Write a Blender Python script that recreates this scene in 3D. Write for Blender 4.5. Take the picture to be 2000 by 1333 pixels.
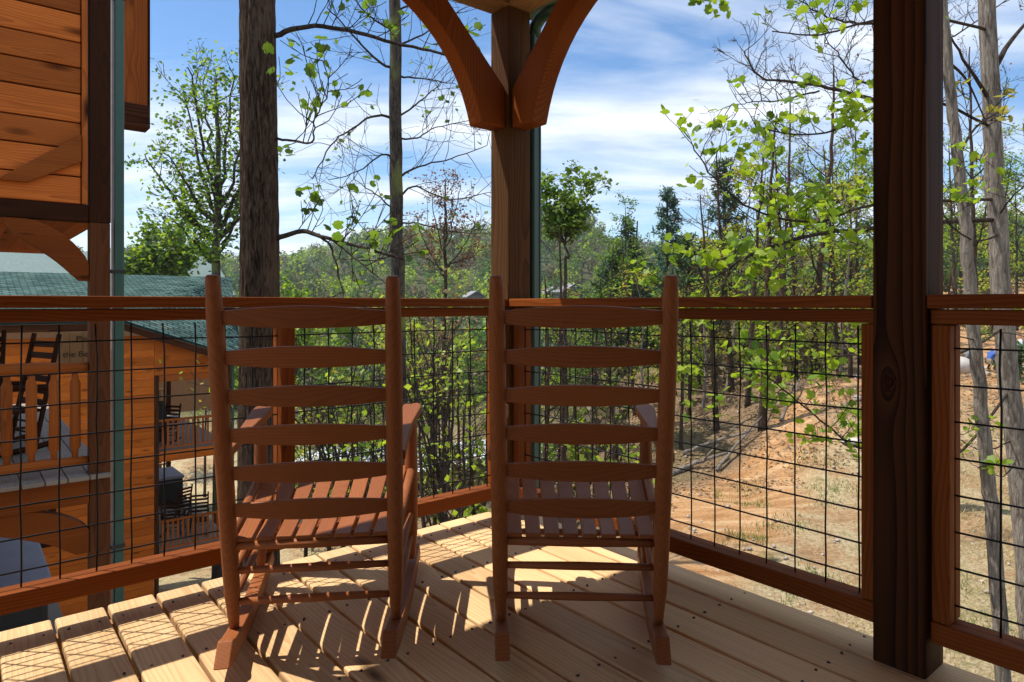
import bpy, bmesh, math, random
import numpy as np
from mathutils import Vector, Matrix, Quaternion

for o in list(bpy.data.objects): bpy.data.objects.remove(o)
SC = bpy.context.scene
COL = SC.collection
R = math.radians

# ------------------------------------------------------------------ camera
EYE, FPX = 1.04, 1312.0                      # eye height (m), focal length in photo pixels
HOR = 595.0                                  # horizon row in the photo
cam = bpy.data.cameras.new('camera'); camo = bpy.data.objects.new('camera', cam); COL.objects.link(camo)
camo.location = (0, 0, EYE); camo.rotation_euler = (R(90), 0, 0)
cam.sensor_width = 36.0; cam.lens = 36.0 * FPX / 2000.0
cam.shift_y = -(666.5 - HOR) / 2000.0
cam.clip_start = 0.05; cam.clip_end = 6000
SC.camera = camo

# ------------------------------------------------------------------ world and sun
SUN_EL = R(63.0)
SUN_XY = Vector((-0.994, 0.107))             # horizontal direction towards the sun
wd = bpy.data.worlds.new('World'); SC.world = wd; wd.use_nodes = True
nt = wd.node_tree; nt.nodes.clear()
def N(t, ty, **kw):
    n = t.nodes.new(ty)
    for k, v in kw.items():
        if k in n.inputs: n.inputs[k].default_value = v
        else: setattr(n, k, v)
    return n
def math_node(t, op, a=None, b=None, clamp=False):
    n = t.nodes.new('ShaderNodeMath'); n.operation = op; n.use_clamp = clamp
    for i, v in enumerate((a, b)):
        if v is None: continue
        if isinstance(v, (int, float)): n.inputs[i].default_value = v
        else: t.links.new(v, n.inputs[i])
    return n.outputs[0]
sky = N(nt, 'ShaderNodeTexSky', sky_type='NISHITA')
sky.sun_disc = False; sky.sun_elevation = SUN_EL
sky.sun_rotation = math.atan2(SUN_XY.x, SUN_XY.y)
sky.altitude = 300; sky.air_density = 1.0; sky.dust_density = 0.25; sky.ozone_density = 3.0
tc = N(nt, 'ShaderNodeTexCoord')
sep = N(nt, 'ShaderNodeSeparateXYZ'); nt.links.new(tc.outputs['Generated'], sep.inputs[0])
zz = math_node(nt, 'ADD', math_node(nt, 'MAXIMUM', sep.outputs[2], 0.0), 0.16)
cmb = N(nt, 'ShaderNodeCombineXYZ')
nt.links.new(math_node(nt, 'DIVIDE', sep.outputs[0], zz), cmb.inputs[0])
nt.links.new(math_node(nt, 'DIVIDE', sep.outputs[1], zz), cmb.inputs[1])
mp = N(nt, 'ShaderNodeMapping'); mp.inputs['Scale'].default_value = (0.6, 1.5, 1.0); mp.inputs['Rotation'].default_value = (0, 0, R(-14))
mp.inputs['Location'].default_value = (1.7, 0.35, 0)
nt.links.new(cmb.outputs[0], mp.inputs[0])
cn = N(nt, 'ShaderNodeTexNoise', Scale=1.25, Detail=7.0, Roughness=0.52, Distortion=0.5)
nt.links.new(mp.outputs[0], cn.inputs['Vector'])
cr = N(nt, 'ShaderNodeValToRGB'); cr.color_ramp.elements[0].position = 0.40; cr.color_ramp.elements[1].position = 0.63
cr.color_ramp.elements[0].color = (0.0, 0.0, 0.0, 1); cr.color_ramp.elements[1].color = (0.92, 0.92, 0.92, 1)
nt.links.new(cn.outputs[0], cr.inputs[0])
mx = N(nt, 'ShaderNodeMix', data_type='RGBA'); nt.links.new(cr.outputs[0], mx.inputs[0])
hs = N(nt, 'ShaderNodeHueSaturation', Saturation=1.14, Value=0.70); nt.links.new(sky.outputs[0], hs.inputs['Color'])
cn2 = N(nt, 'ShaderNodeTexNoise', Scale=3.2, Detail=8.0, Roughness=0.6); nt.links.new(mp.outputs[0], cn2.inputs['Vector'])
cc2 = N(nt, 'ShaderNodeValToRGB'); cc2.color_ramp.elements[0].position = .3; cc2.color_ramp.elements[1].position = .62
cc2.color_ramp.elements[0].color = (3.0, 3.35, 3.9, 1); cc2.color_ramp.elements[1].color = (4.7, 4.95, 5.3, 1); nt.links.new(cn2.outputs[0], cc2.inputs[0])
nt.links.new(hs.outputs[0], mx.inputs[6]); nt.links.new(cc2.outputs[0], mx.inputs[7])
bg = N(nt, 'ShaderNodeBackground', Strength=0.118); nt.links.new(mx.outputs[2], bg.inputs[0])
wo = N(nt, 'ShaderNodeOutputWorld'); nt.links.new(bg.outputs[0], wo.inputs[0])

sl = bpy.data.lights.new('sun', 'SUN'); sl.energy = 2.95; sl.angle = R(0.53); sl.color = (1.0, 0.93, 0.82)
so = bpy.data.objects.new('sun', sl); COL.objects.link(so)
sd = Vector((SUN_XY.x * math.cos(SUN_EL), SUN_XY.y * math.cos(SUN_EL), math.sin(SUN_EL)))
so.rotation_euler = sd.to_track_quat('Z', 'Y').to_euler(); so.location = (-20, 5, 40)
SC.view_settings.view_transform = 'Standard'; SC.view_settings.look = 'None'
SC.view_settings.exposure = 1.15; SC.view_settings.gamma = 1.0
SC.render.engine = 'CYCLES'

# ------------------------------------------------------------------ materials
MATS = {}
def newmat(name):
    m = bpy.data.materials.new(name); m.use_nodes = True; t = m.node_tree
    b = t.nodes['Principled BSDF']; return m, t, b
def ramp(t, fac, stops):
    r = t.nodes.new('ShaderNodeValToRGB'); e = r.color_ramp.elements
    while len(e) < len(stops): e.new(0.5)
    for i, (p, c) in enumerate(stops):
        e[i].position = p; e[i].color = (*c, 1)
    t.links.new(fac, r.inputs[0]); return r.outputs[0]
def bump(t, b, h, strength, dist=0.02):
    n = N(t, 'ShaderNodeBump', Strength=strength, Distance=dist); t.links.new(h, n.inputs['Height']); t.links.new(n.outputs[0], b.inputs['Normal'])
def mixc(t, f, a, b, mode='MIX'):
    n = N(t, 'ShaderNodeMix', data_type='RGBA', blend_type=mode)
    for i, v in ((0, f), (6, a), (7, b)):
        if isinstance(v, (int, float)): n.inputs[i].default_value = v
        elif isinstance(v, tuple): n.inputs[i].default_value = (*v, 1)
        else: t.links.new(v, n.inputs[i])
    return n.outputs[2]
def wood(kind, axis, eye=None):
    key = (kind, axis, eye)
    if key in MATS: return MATS[key]
    P = {  # dark, light, roughness, knot strength, ring strength, across-grain scale, bump, brightness spread
     'pine':   ((.45,.245,.100),(.80,.555,.305),.6,.95,.32, 9,.35,.30),
     'rail':   ((.085,.018,.003),(.27,.072,.013),.6,.8,.40,10,.3,.35),
     'post':   ((.007,.0024,.0009),(.085,.030,.010),.65,.9,.65, 5,.6,.2),
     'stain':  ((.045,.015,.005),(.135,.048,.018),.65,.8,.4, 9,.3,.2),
     'cpost':  ((.038,.017,.007),(.115,.054,.021),.7,.8,.5, 9,.4,.1),
     'raw':    ((.22,.115,.050),(.38,.225,.11),.7,.7,.5, 9,.3,.2),
     'chair':  ((.185,.053,.014),(.31,.105,.034),.50,.0,.35,14,.15,.22),
     'siding': ((.15,.030,.005),(.58,.165,.032),.65,1.0,.34, 7,.35,.85),
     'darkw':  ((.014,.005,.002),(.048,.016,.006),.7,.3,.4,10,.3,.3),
     'greyd':  ((.17,.135,.105),(.30,.25,.205),.8,.3,.4, 9,.3,.25),
     'log':    ((.16,.036,.006),(.40,.115,.022),.55,.6,.4, 8,.3,.3),
     'orange': ((.26,.050,.005),(.58,.165,.020),.65,.7,.4, 8,.2,.4),
    }[kind]
    d, l, ro, kn, rg, ac, bu, sp = P
    m, t, b = newmat('wood_' + kind + '_' + axis)
    co = N(t, 'ShaderNodeTexCoord').outputs['Object']
    oi = N(t, 'ShaderNodeObjectInfo').outputs['Random']
    off = N(t, 'ShaderNodeCombineXYZ')
    for i, k in enumerate((37., 91., 53.)): t.links.new(math_node(t, 'MULTIPLY', oi, k), off.inputs[i])
    va = N(t, 'ShaderNodeVectorMath', operation='ADD'); t.links.new(co, va.inputs[0]); t.links.new(off.outputs[0], va.inputs[1])
    ai = 'xyz'.index(axis)
    def mapped(al, acr):
        s = [acr] * 3; s[ai] = al
        n = N(t, 'ShaderNodeMapping'); n.inputs['Scale'].default_value = s; t.links.new(va.outputs[0], n.inputs[0]); return n.outputs[0]
    n1 = N(t, 'ShaderNodeTexNoise', Scale=1.0, Detail=6.0, Roughness=.6, Distortion=.3); t.links.new(mapped(2.2, ac * 14), n1.inputs['Vector'])
    n2 = N(t, 'ShaderNodeTexNoise', Scale=1.0, Detail=3.0, Roughness=.5); t.links.new(mapped(.8, 3.5), n2.inputs['Vector'])
    # growth rings: distance from a wandering pith line well below the face, so faces show cathedral arches
    n3 = N(t, 'ShaderNodeTexNoise', Scale=1.0, Detail=2.0, Roughness=.5); t.links.new(mapped(.9, 2.6), n3.inputs['Vector'])
    sx = N(t, 'ShaderNodeSeparateXYZ'); t.links.new(co, sx.inputs[0])
    oa, ob = [k for k in range(3) if k != ai]
    da = math_node(t, 'ADD', sx.outputs[oa], math_node(t, 'MULTIPLY', math_node(t, 'SUBTRACT', oi, .5), .12))
    db = math_node(t, 'ADD', sx.outputs[ob], math_node(t, 'ADD', math_node(t, 'MULTIPLY', oi, .03), .035))
    rr = math_node(t, 'SQRT', math_node(t, 'ADD', math_node(t, 'MULTIPLY', da, da), math_node(t, 'MULTIPLY', db, db)))
    rr = math_node(t, 'ADD', rr, math_node(t, 'MULTIPLY', n3.outputs[0], .045 if kind == 'post' else .125))
    eyef = None
    if eye:                                             # grain swerving round a big knot at (y, z) of this piece
        ey = math_node(t, 'MULTIPLY', math_node(t, 'SUBTRACT', sx.outputs[1], eye[0]), 1.35); ez = math_node(t, 'MULTIPLY', math_node(t, 'SUBTRACT', sx.outputs[2], eye[1]), .62)
        kd = math_node(t, 'ADD', math_node(t, 'SQRT', math_node(t, 'ADD', math_node(t, 'MULTIPLY', ey, ey), math_node(t, 'MULTIPLY', ez, ez))), math_node(t, 'MULTIPLY', n3.outputs[0], .045))
        near = math_node(t, 'POWER', 2.718, math_node(t, 'MULTIPLY', math_node(t, 'MULTIPLY', kd, kd), -330.0))
        rr = math_node(t, 'SUBTRACT', rr, math_node(t, 'MULTIPLY', near, .055)); eyef = kd
    ring = math_node(t, 'FRACT', math_node(t, 'MULTIPLY', rr, 85 * ac / 9))
    ring = math_node(t, 'POWER', ring, 1.6)
    f = math_node(t, 'ADD', math_node(t, 'MULTIPLY', n1.outputs[0], 1 - rg), math_node(t, 'MULTIPLY', math_node(t, 'SUBTRACT', 1.0, ring), rg))
    f2 = math_node(t, 'ADD', math_node(t, 'MULTIPLY', f, .65), math_node(t, 'MULTIPLY', n2.outputs[0], .45))
    c = ramp(t, f2, [(.22, d), (.82, l)])
    if kn > 0:
        v = N(t, 'ShaderNodeTexVoronoi', Scale=1.0); t.links.new(mapped(1.5, 4.6), v.inputs['Vector'])
        k = ramp(t, v.outputs['Distance'], [(.05, (1, 1, 1)), (.21 if kind in ('siding', 'orange') else .13, (0, 0, 0))])
        gate = math_node(t, 'GREATER_THAN', n2.outputs[0], .42 if kind in ('siding', 'orange') else .47)
        kf = math_node(t, 'MULTIPLY', math_node(t, 'MULTIPLY', k, gate), kn)
        c = mixc(t, kf, c, tuple(x * .28 for x in d))
    if eyef is not None:
        c = mixc(t, ramp(t, eyef, [(.036, (.9, .9, .9)), (.052, (.0, .0, .0))]), c, (.012, .005, .002))
    br = math_node(t, 'ADD', math_node(t, 'MULTIPLY', oi, sp), 1 - sp / 2)
    cb = N(t, 'ShaderNodeCombineXYZ')
    for i in range(3): t.links.new(br, cb.inputs[i])
    c = mixc(t, 1.0, c, cb.outputs[0], 'MULTIPLY')
    t.links.new(c, b.inputs['Base Color'])
    t.links.new(math_node(t, 'ADD', math_node(t, 'MULTIPLY', n1.outputs[0], .25), ro - .12), b.inputs['Roughness'])
    b.inputs['Specular IOR Level'].default_value = .20 if kind == 'chair' else .08
    bump(t, b, f, bu, .004)
    MATS[key] = m; return m
def plain(name, col, rough=.5, metal=0.0, var=.15, scale=8, bmp=0.0, spec=.5):
    if name in MATS: return MATS[name]
    m, t, b = newmat(name)
    co = N(t, 'ShaderNodeTexCoord').outputs['Object']
    n = N(t, 'ShaderNodeTexNoise', Scale=scale, Detail=5.0, Roughness=.6); t.links.new(co, n.inputs['Vector'])
    c = ramp(t, n.outputs[0], [(.3, tuple(x * (1 - var) for x in col)), (.7, tuple(min(1, x * (1 + var)) for x in col))])
    t.links.new(c, b.inputs['Base Color']); b.inputs['Roughness'].default_value = rough; b.inputs['Metallic'].default_value = metal
    b.inputs['Specular IOR Level'].default_value = spec
    if bmp: bump(t, b, n.outputs[0], bmp, .02)
    MATS[name] = m; return m
def bark(name, d, l, sc=1.0, lichen=None):
    if name in MATS: return MATS[name]
    m, t, b = newmat(name)
    co = N(t, 'ShaderNodeTexCoord').outputs['Object']
    mpn = N(t, 'ShaderNodeMapping'); mpn.inputs['Scale'].default_value = (46 * sc, 46 * sc, 6.5 * sc); t.links.new(co, mpn.inputs[0])
    n = N(t, 'ShaderNodeTexNoise', Scale=1.0, Detail=6.0, Roughness=.65, Distortion=.8); t.links.new(mpn.outputs[0], n.inputs['Vector'])
    mp2 = N(t, 'ShaderNodeMapping'); mp2.inputs['Scale'].default_value = (3, 3, 1.4); t.links.new(co, mp2.inputs[0])
    n2 = N(t, 'ShaderNodeTexNoise', Scale=1.0, Detail=4.0); t.links.new(mp2.outputs[0], n2.inputs['Vector'])
    f = math_node(t, 'ADD', math_node(t, 'MULTIPLY', n.outputs[0], .75), math_node(t, 'MULTIPLY', n2.outputs[0], .3))
    c = ramp(t, f, [(.42, d), (.62, l)])
    if lichen: c = mixc(t, ramp(t, n2.outputs[0], [(.52, (0, 0, 0)), (.66, (.8, .8, .8))]), c, lichen)
    t.links.new(c, b.inputs['Base Color']); b.inputs['Roughness'].default_value = .95; b.inputs['Specular IOR Level'].default_value = .04
    bump(t, b, n.outputs[0], 1.0, .05)
    MATS[name] = m; return m
def leafmat(name, a, c2, trans=.5):
    if name in MATS: return MATS[name]
    m, t, b = newmat(name); t.nodes.remove(b)
    g = N(t, 'ShaderNodeNewGeometry').outputs['Random Per Island']
    oi = N(t, 'ShaderNodeObjectInfo').outputs['Random']
    f = math_node(t, 'ADD', math_node(t, 'MULTIPLY', g, .65), math_node(t, 'MULTIPLY', oi, .35))
    c = ramp(t, f, [(.1, a), (.9, c2)])
    df = N(t, 'ShaderNodeBsdfDiffuse'); t.links.new(c, df.inputs[0])
    tr = N(t, 'ShaderNodeBsdfTranslucent')
    t.links.new(mixc(t, 1.0, c, (1.25, 1.2, .6), 'MULTIPLY'), tr.inputs[0])
    gl = N(t, 'ShaderNodeBsdfGlossy', Roughness=.45); gl.inputs[0].default_value = (1, 1, 1, 1)
    m1 = N(t, 'ShaderNodeMixShader'); m1.inputs[0].default_value = trans; t.links.new(df.outputs[0], m1.inputs[1]); t.links.new(tr.outputs[0], m1.inputs[2])
    m2 = N(t, 'ShaderNodeMixShader'); m2.inputs[0].default_value = .012; t.links.new(m1.outputs[0], m2.inputs[1]); t.links.new(gl.outputs[0], m2.inputs[2])
    t.links.new(m2.outputs[0], t.nodes['Material Output'].inputs[0])
    MATS[name] = m; return m

# ------------------------------------------------------------------ mesh helpers
class MB:
    def __init__(s): s.v = []; s.f = []
    def box(s, x0, x1, y0, y1, z0, z1):
        b = len(s.v)
        s.v += [(x0,y0,z0),(x1,y0,z0),(x1,y1,z0),(x0,y1,z0),(x0,y0,z1),(x1,y0,z1),(x1,y1,z1),(x0,y1,z1)]
        s.f += [tuple(b + i for i in q) for q in ((0,3,2,1),(4,5,6,7),(0,1,5,4),(1,2,6,5),(2,3,7,6),(3,0,4,7))]
        return s
    def prism(s, poly, axis, a0, a1):
        """extrude a 2D polygon (counter-clockwise) along axis 'x','y' or 'z'"""
        b = len(s.v); n = len(poly)
        for a in (a0, a1):
            for (u, w) in poly:
                s.v.append({'x': (a, u, w), 'y': (u, a, w), 'z': (u, w, a)}[axis])
        s.f.append(tuple(b + i for i in range(n))[::-1]); s.f.append(tuple(b + n + i for i in range(n)))
        for i in range(n):
            j = (i + 1) % n; s.f.append((b + i, b + j, b + n + j, b + n + i))
        return s
    def tube(s, pts, rad, n=8, cap=True):
        pts = [Vector(p) for p in pts]; b = len(s.v); m = len(pts)
        if isinstance(rad, (int, float)): rad = [rad] * m
        up = None
        for i, p in enumerate(pts):
            d = (pts[min(i + 1, m - 1)] - pts[max(i - 1, 0)]).normalized()
            if up is None:
                up = Vector((0, 0, 1)) if abs(d.z) < .9 else Vector((1, 0, 0))
            x = d.cross(up);
            if x.length < 1e-5: x = d.cross(Vector((0, 1, .1)))
            x.normalize(); y = x.cross(d).normalized(); up = y
            for k in range(n):
                a = 2 * math.pi * k / n
                q = p + (x * math.cos(a) + y * math.sin(a)) * rad[i]; s.v.append((q.x, q.y, q.z))
        for i in range(m - 1):
            for k in range(n):
                k2 = (k + 1) % n; s.f.append((b + i*n + k, b + i*n + k2, b + (i+1)*n + k2, b + (i+1)*n + k))
        if cap:
            s.f.append(tuple(b + k for k in range(n))[::-1]); s.f.append(tuple(b + (m-1)*n + k for k in range(n)))
        return s
    def mesh(s, name, smooth=False):
        me = bpy.data.meshes.new(name); me.from_pydata(s.v, [], s.f)
        bm = bmesh.new(); bm.from_mesh(me); bmesh.ops.recalc_face_normals(bm, faces=bm.faces); bm.to_mesh(me); bm.free()
        if smooth:
            me.polygons.foreach_set('use_smooth', [True] * len(me.polygons))
        me.update(); return me
def link(name, me, mat=None, parent=None, loc=(0,0,0), rz=0.0, bevel=0.0, smooth_angle=None):
    o = bpy.data.objects.new(name, me); COL.objects.link(o)
    if mat is not None and me is not None and not me.materials: me.materials.append(mat)
    o.location = loc; o.rotation_euler = (0, 0, rz)
    if parent is not None: o.parent = parent
    if bevel:
        b = o.modifiers.new('bevel', 'BEVEL'); b.width = bevel; b.segments = 2; b.limit_method = 'ANGLE'; b.angle_limit = R(40)
    return o
def build(mb, name, mat, parent=None, bevel=0.0, smooth=False, center=True, loc=None):
    """mesh object whose origin sits at the middle of its own bounding box (so wood grain differs per piece)"""
    if center and loc is None:
        a = np.array(mb.v); c = (a.min(0) + a.max(0)) / 2; mb.v = [tuple(x) for x in (a - c)]; loc = tuple(c)
    return link(name, mb.mesh(name, smooth), mat, parent, loc or (0,0,0), 0, bevel)
def tag(o, label=None, cat=None, group=None, kind=None):
    if label: o['label'] = label
    if cat: o['category'] = cat
    if group: o['group'] = group
    if kind: o['kind'] = kind
    return o
def thing(name, label, cat, loc=(0,0,0), rz=0.0, group=None):
    o = bpy.data.objects.new(name, None); COL.objects.link(o); o.location = loc; o.rotation_euler = (0, 0, rz); o.empty_display_size = .2
    return tag(o, label, cat, group)
def copy_tree(o, parent=None):
    c = o.copy(); COL.objects.link(c); c.parent = parent
    for ch in list(o.children): copy_tree(ch, c)
    return c
def bar(name, parent, mat, x0, x1, y0, y1, z0, z1, bevel=.004):
    return build(MB().box(x0, x1, y0, y1, z0, z1), name, mat, parent, bevel)

# porch frame: s runs left along the left rail from the corner, t runs right-and-nearer along the right rail
C0 = Vector((0.004, 3.478, 0)); U = Vector((.771, .637, 0)); V = Vector((-.637, .771, 0))
PRZ = math.atan2(-U.y, -U.x)
def P(s, t, z=0.0):
    q = C0 - U * s - V * t; return Vector((q.x, q.y, z))
def px(x, y, Y):
    """a place in the yard seen at photo column x, row y, at distance Y"""
    return Vector(((x - 1000) / FPX * Y, Y, EYE - (y - HOR) / FPX * Y))
def pthing(name, label, cat, s=0, t=0, z=0, group=None):
    return thing(name, label, cat, P(s, t, z), PRZ, group)

# ------------------------------------------------------------------ terrain
def sst(a, b, x):
    k = np.clip((x - a) / (b - a), 0, 1); return k * k * (3 - 2 * k)
def hgt(X, Y):
    X = np.asarray(X, float); Y = np.asarray(Y, float)
    wr = sst(-2.8, 1.4, X - .14 * Y)                                # right-hand clearing
    zc = -4.6 - 3.6 * sst(5, 28, Y) - 1.6 * sst(28, 44, Y) - 1.2 * sst(-3, -9, X)
    zr = -3.3 + .085 * np.clip(Y - 17, 0, 26)
    bank = 1.55 * np.exp(-((Y - 20.5 - .12 * (X - 9)) / 4.3) ** 2) * sst(5.0, 9.5, X) + .06 * np.sin(X * 2.3 + Y) * np.sin(Y * 1.9 - X)
    z = zc * (1 - wr) + (zr + bank) * wr
    z = z + wr * (9 * sst(42, 130, Y) * sst(.35, .75, X / np.maximum(Y, 1)) + .05 * np.sin(X * 3.1 + Y * 1.7) * sst(7, 12, Y))
    far = sst(62, 430, Y)
    a = np.arctan2(X, Y)
    ridge = 44 + 5 * np.sin(a * 9 + 1.2) + 3 * np.sin(a * 23) - 16 * sst(-.12, -.5, a) - 2 * sst(0, .3, a)
    z = z + far * (1 - .35 * wr) * (ridge + 9)
    z = z - 30 * sst(520, 900, Y) * (1 - .5 * wr)
    z = z + .10 * np.sin(X * .9) * np.sin(Y * .8 + 1) + (.6 * np.sin(X * .13 + Y * .09)) * sst(30, 60, Y)
    # riverbed
    d = Y - 49 - .25 * (X + 5) - 1.5 * np.sin(X * .2)
    z = np.where(X < 4, z - 1.0 * np.exp(-(d / 5.0) ** 2) * (1 - wr), z)
    return z
def gz(x, y): return float(hgt(x, y))
def axis_pts(a0, segs):
    out = [a0]
    for step, end in segs:
        while out[-1] < end - 1e-6: out.append(out[-1] + step)
    return np.array(out)
ys = axis_pts(-30, [(4, -6), (.5, 30), (1.2, 60), (5, 160), (16, 700), (120, 3000)])
xs = axis_pts(-2400, [(160, -480), (24, -120), (4, -24), (.7, 32), (4, 120), (24, 480), (160, 2400)])
GX, GY = np.meshgrid(xs, ys); GZ = hgt(GX, GY)
nx, ny = len(xs), len(ys)
idx = np.arange(nx * ny).reshape(ny, nx)
F = np.stack([idx[:-1,:-1], idx[:-1,1:], idx[1:,1:], idx[1:,:-1]], -1).reshape(-1, 4)
me = bpy.data.meshes.new('ground'); me.from_pydata(np.stack([GX, GY, GZ], -1).reshape(-1, 3).tolist(), [], F.tolist())
me.polygons.foreach_set('use_smooth', [True] * len(me.polygons))
m, t, b = newmat('ground_soil')
co = N(t, 'ShaderNodeTexCoord').outputs['Object']
sp = N(t, 'ShaderNodeSeparateXYZ'); t.links.new(co, sp.inputs[0])
nA = N(t, 'ShaderNodeTexNoise', Scale=.32, Detail=6.0, Roughness=.6); t.links.new(co, nA.inputs['Vector'])
nB = N(t, 'ShaderNodeTexNoise', Scale=15.0, Detail=8.0, Roughness=.72); t.links.new(co, nB.inputs['Vector'])
mpd = N(t, 'ShaderNodeMapping'); mpd.inputs['Rotation'].default_value = (0, 0, R(-38)); mpd.inputs['Scale'].default_value = (.45, 2.2, .0); t.links.new(co, mpd.inputs[0])
nC = N(t, 'ShaderNodeTexNoise', Scale=1.3, Detail=5.0); t.links.new(mpd.outputs[0], nC.inputs['Vector'])
litter = ramp(t, nB.outputs[0], [(.3, (.10, .065, .035)), (.5, (.23, .155, .09)), (.72, (.38, .28, .175))])
dirt = ramp(t, math_node(t, 'ADD', math_node(t, 'MULTIPLY', nC.outputs[0], .6), math_node(t, 'MULTIPLY', nB.outputs[0], .4)), [(.34, (.30, .135, .052)), (.5, (.54, .30, .135)), (.66, (.74, .52, .31))])
straw = ramp(t, nB.outputs[0], [(.28, (.20, .145, .068)), (.5, (.49, .385, .225)), (.72, (.72, .61, .41))])
grass = ramp(t, nB.outputs[0], [(.3, (.05, .08, .015)), (.7, (.16, .20, .05))])
straw = mixc(t, ramp(t, nA.outputs[0], [(.60, (0,0,0)), (.74, (.6,.6,.6))]), straw, grass)
# clearing: inside a curved wood edge, right of the slope down to the river
X_, Y_ = sp.outputs[0], sp.outputs[1]
lim = math_node(t, 'ADD', math_node(t, 'ADD', math_node(t, 'MULTIPLY', X_, .75), 12.6), math_node(t, 'MULTIPLY', math_node(t, 'MULTIPLY', X_, X_), .02))
e1 = math_node(t, 'ADD', math_node(t, 'SUBTRACT', lim, Y_), math_node(t, 'MULTIPLY', nA.outputs[0], 2.4))
e2 = math_node(t, 'ADD', math_node(t, 'SUBTRACT', X_, math_node(t, 'MULTIPLY', Y_, .16)), math_node(t, 'MULTIPLY', nA.outputs[0], 1.6))
clear = math_node(t, 'MULTIPLY', ramp(t, math_node(t, 'MULTIPLY', e1, .2), [(.18, (0,0,0)), (.34, (1,1,1))]), ramp(t, math_node(t, 'MULTIPLY', e2, .25), [(.1, (0,0,0)), (.3, (1,1,1))]))
# straw-covered part against bare dirt
k2 = math_node(t, 'ADD', math_node(t, 'SUBTRACT', X_, math_node(t, 'MULTIPLY', Y_, .638)), math_node(t, 'MULTIPLY', nA.outputs[0], 2.6))
kk = ramp(t, math_node(t, 'ADD', math_node(t, 'MULTIPLY', math_node(t, 'ADD', k2, 1.9), .25), .5), [(.42, (0,0,0)), (.62, (1,1,1))])
kk = math_node(t, 'MULTIPLY', kk, ramp(t, math_node(t, 'ADD', math_node(t, 'MULTIPLY', Y_, .02), math_node(t, 'MULTIPLY', nA.outputs[0], .1)), [(.38, (1,1,1)), (.47, (0,0,0))]))
nD = N(t, 'ShaderNodeTexNoise', Scale=1.1, Detail=7.0, Roughness=.7); t.links.new(co, nD.inputs['Vector'])
lit2 = math_node(t, 'MULTIPLY', ramp(t, nD.outputs[0], [(.47, (0,0,0)), (.60, (.85,.85,.85))]), ramp(t, math_node(t, 'MULTIPLY', Y_, .02), [(.30, (.15,.15,.15)), (.38, (1,1,1))]))
dirt = mixc(t, lit2, dirt, litter)
nE = N(t, 'ShaderNodeTexNoise', Scale=.75, Detail=8.0, Roughness=.65); t.links.new(co, nE.inputs['Vector'])
straw = mixc(t, ramp(t, nE.outputs[0], [(.46, (0,0,0)), (.58, (.8,.8,.8))]), straw, mixc(t, .45, dirt, litter))
straw = mixc(t, ramp(t, nE.outputs[0], [(.34, (.7,.7,.7)), (.43, (0,0,0))]), straw, grass)
inner = mixc(t, kk, dirt, straw)
wl = ramp(t, math_node(t, 'ADD', math_node(t, 'MULTIPLY', sp.outputs[0], .02), .6), [(.44, (1,1,1)), (.56, (0,0,0))])
wood_floor = mixc(t, wl, litter, straw)
wood_floor = mixc(t, ramp(t, nA.outputs[0], [(.5, (0,0,0)), (.75, (.6,.6,.6))]), wood_floor, grass)
farf = ramp(t, math_node(t, 'MULTIPLY', Y_, .01), [(.5, (0,0,0)), (.75, (1,1,1))])
wood_floor = mixc(t, farf, wood_floor, ramp(t, nA.outputs[0], [(.3, (.035, .045, .018)), (.7, (.09, .085, .04))]))
t.links.new(mixc(t, clear, wood_floor, inner), b.inputs['Base Color'])
b.inputs['Roughness'].default_value = .95; b.inputs['Specular IOR Level'].default_value = .1
bump(t, b, math_node(t, 'ADD', nB.outputs[0], math_node(t, 'MULTIPLY', nD.outputs[0], 1.5)), .9, .12)
tag(link('ground', me, m), kind='structure')

# river glinting between the trunks
mb = MB(); ptsL = []
for i in range(25):
    x = -15 + i * .8
    yc = 49 + .25 * (x + 5) + 1.5 * math.sin(x * .2)
    mb.v += [(x, yc - 4.6, -9.75), (x, yc + 4.6, -9.75)]
    if i: k = 2 * i; mb.f.append((k - 2, k, k + 1, k - 1))
m, t, b = newmat('river_water'); b.inputs['Base Color'].default_value = (.10, .12, .11, 1); b.inputs['Roughness'].default_value = .12
co = N(t, 'ShaderNodeTexCoord').outputs['Object']; n = N(t, 'ShaderNodeTexNoise', Scale=2.2, Detail=6.0); t.links.new(co, n.inputs['Vector'])
foam = ramp(t, n.outputs[0], [(.42, (.10, .12, .11)), (.58, (.75, .76, .76))]); t.links.new(foam, b.inputs['Base Color']); bump(t, b, n.outputs[0], .6, .1)
tag(build(mb, 'river', m, center=False), kind='structure')

# ------------------------------------------------------------------ porch deck
deck = tag(thing('deck', None, None, P(0, 0, 0), PRZ), kind='structure')
BP, BW = .152, .141
fr = MB()
fr.box(.03, 5.6, .045, .085, -.27, -.032)                       # rim under the board ends
fr.box(.03, .07, .087, 4.4, -.27, -.032)
for k in range(1, 10): fr.box(.072, 5.6, .10 + k * .41, .14 + k * .41, -.24, -.033)
build(fr, 'deck_frame', wood('raw', 'x'), deck, .003)
rng = random.Random(5)
scr = MB()
for k in range(36):
    s0 = .004 + k * BP
    e = rng.uniform(-.006, .004)
    pl = build(MB().box(0, BW, 0, 4.4 - e, -.030, 0), 'plank', wood('pine', 'y'), deck, .007, loc=(s0, e, rng.uniform(-.0012, .0012)))
    pl.modifiers['bevel'].segments = 3
    for j in range(10):
        for q in (.028, .113):
            scr.tube([(s0 + q + rng.uniform(-.006, .006), .118 + j * .41 + rng.uniform(-.01, .01), -.004 ), (s0 + q, .118 + j * .41, .0022)], .0042, 6)
scr.v = [(x, y, z) for x, y, z in scr.v]
so_ = build(scr, 'screw_heads', plain('screw', (.045, .032, .022), .5), deck); so_['kind'] = 'stuff'

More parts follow.
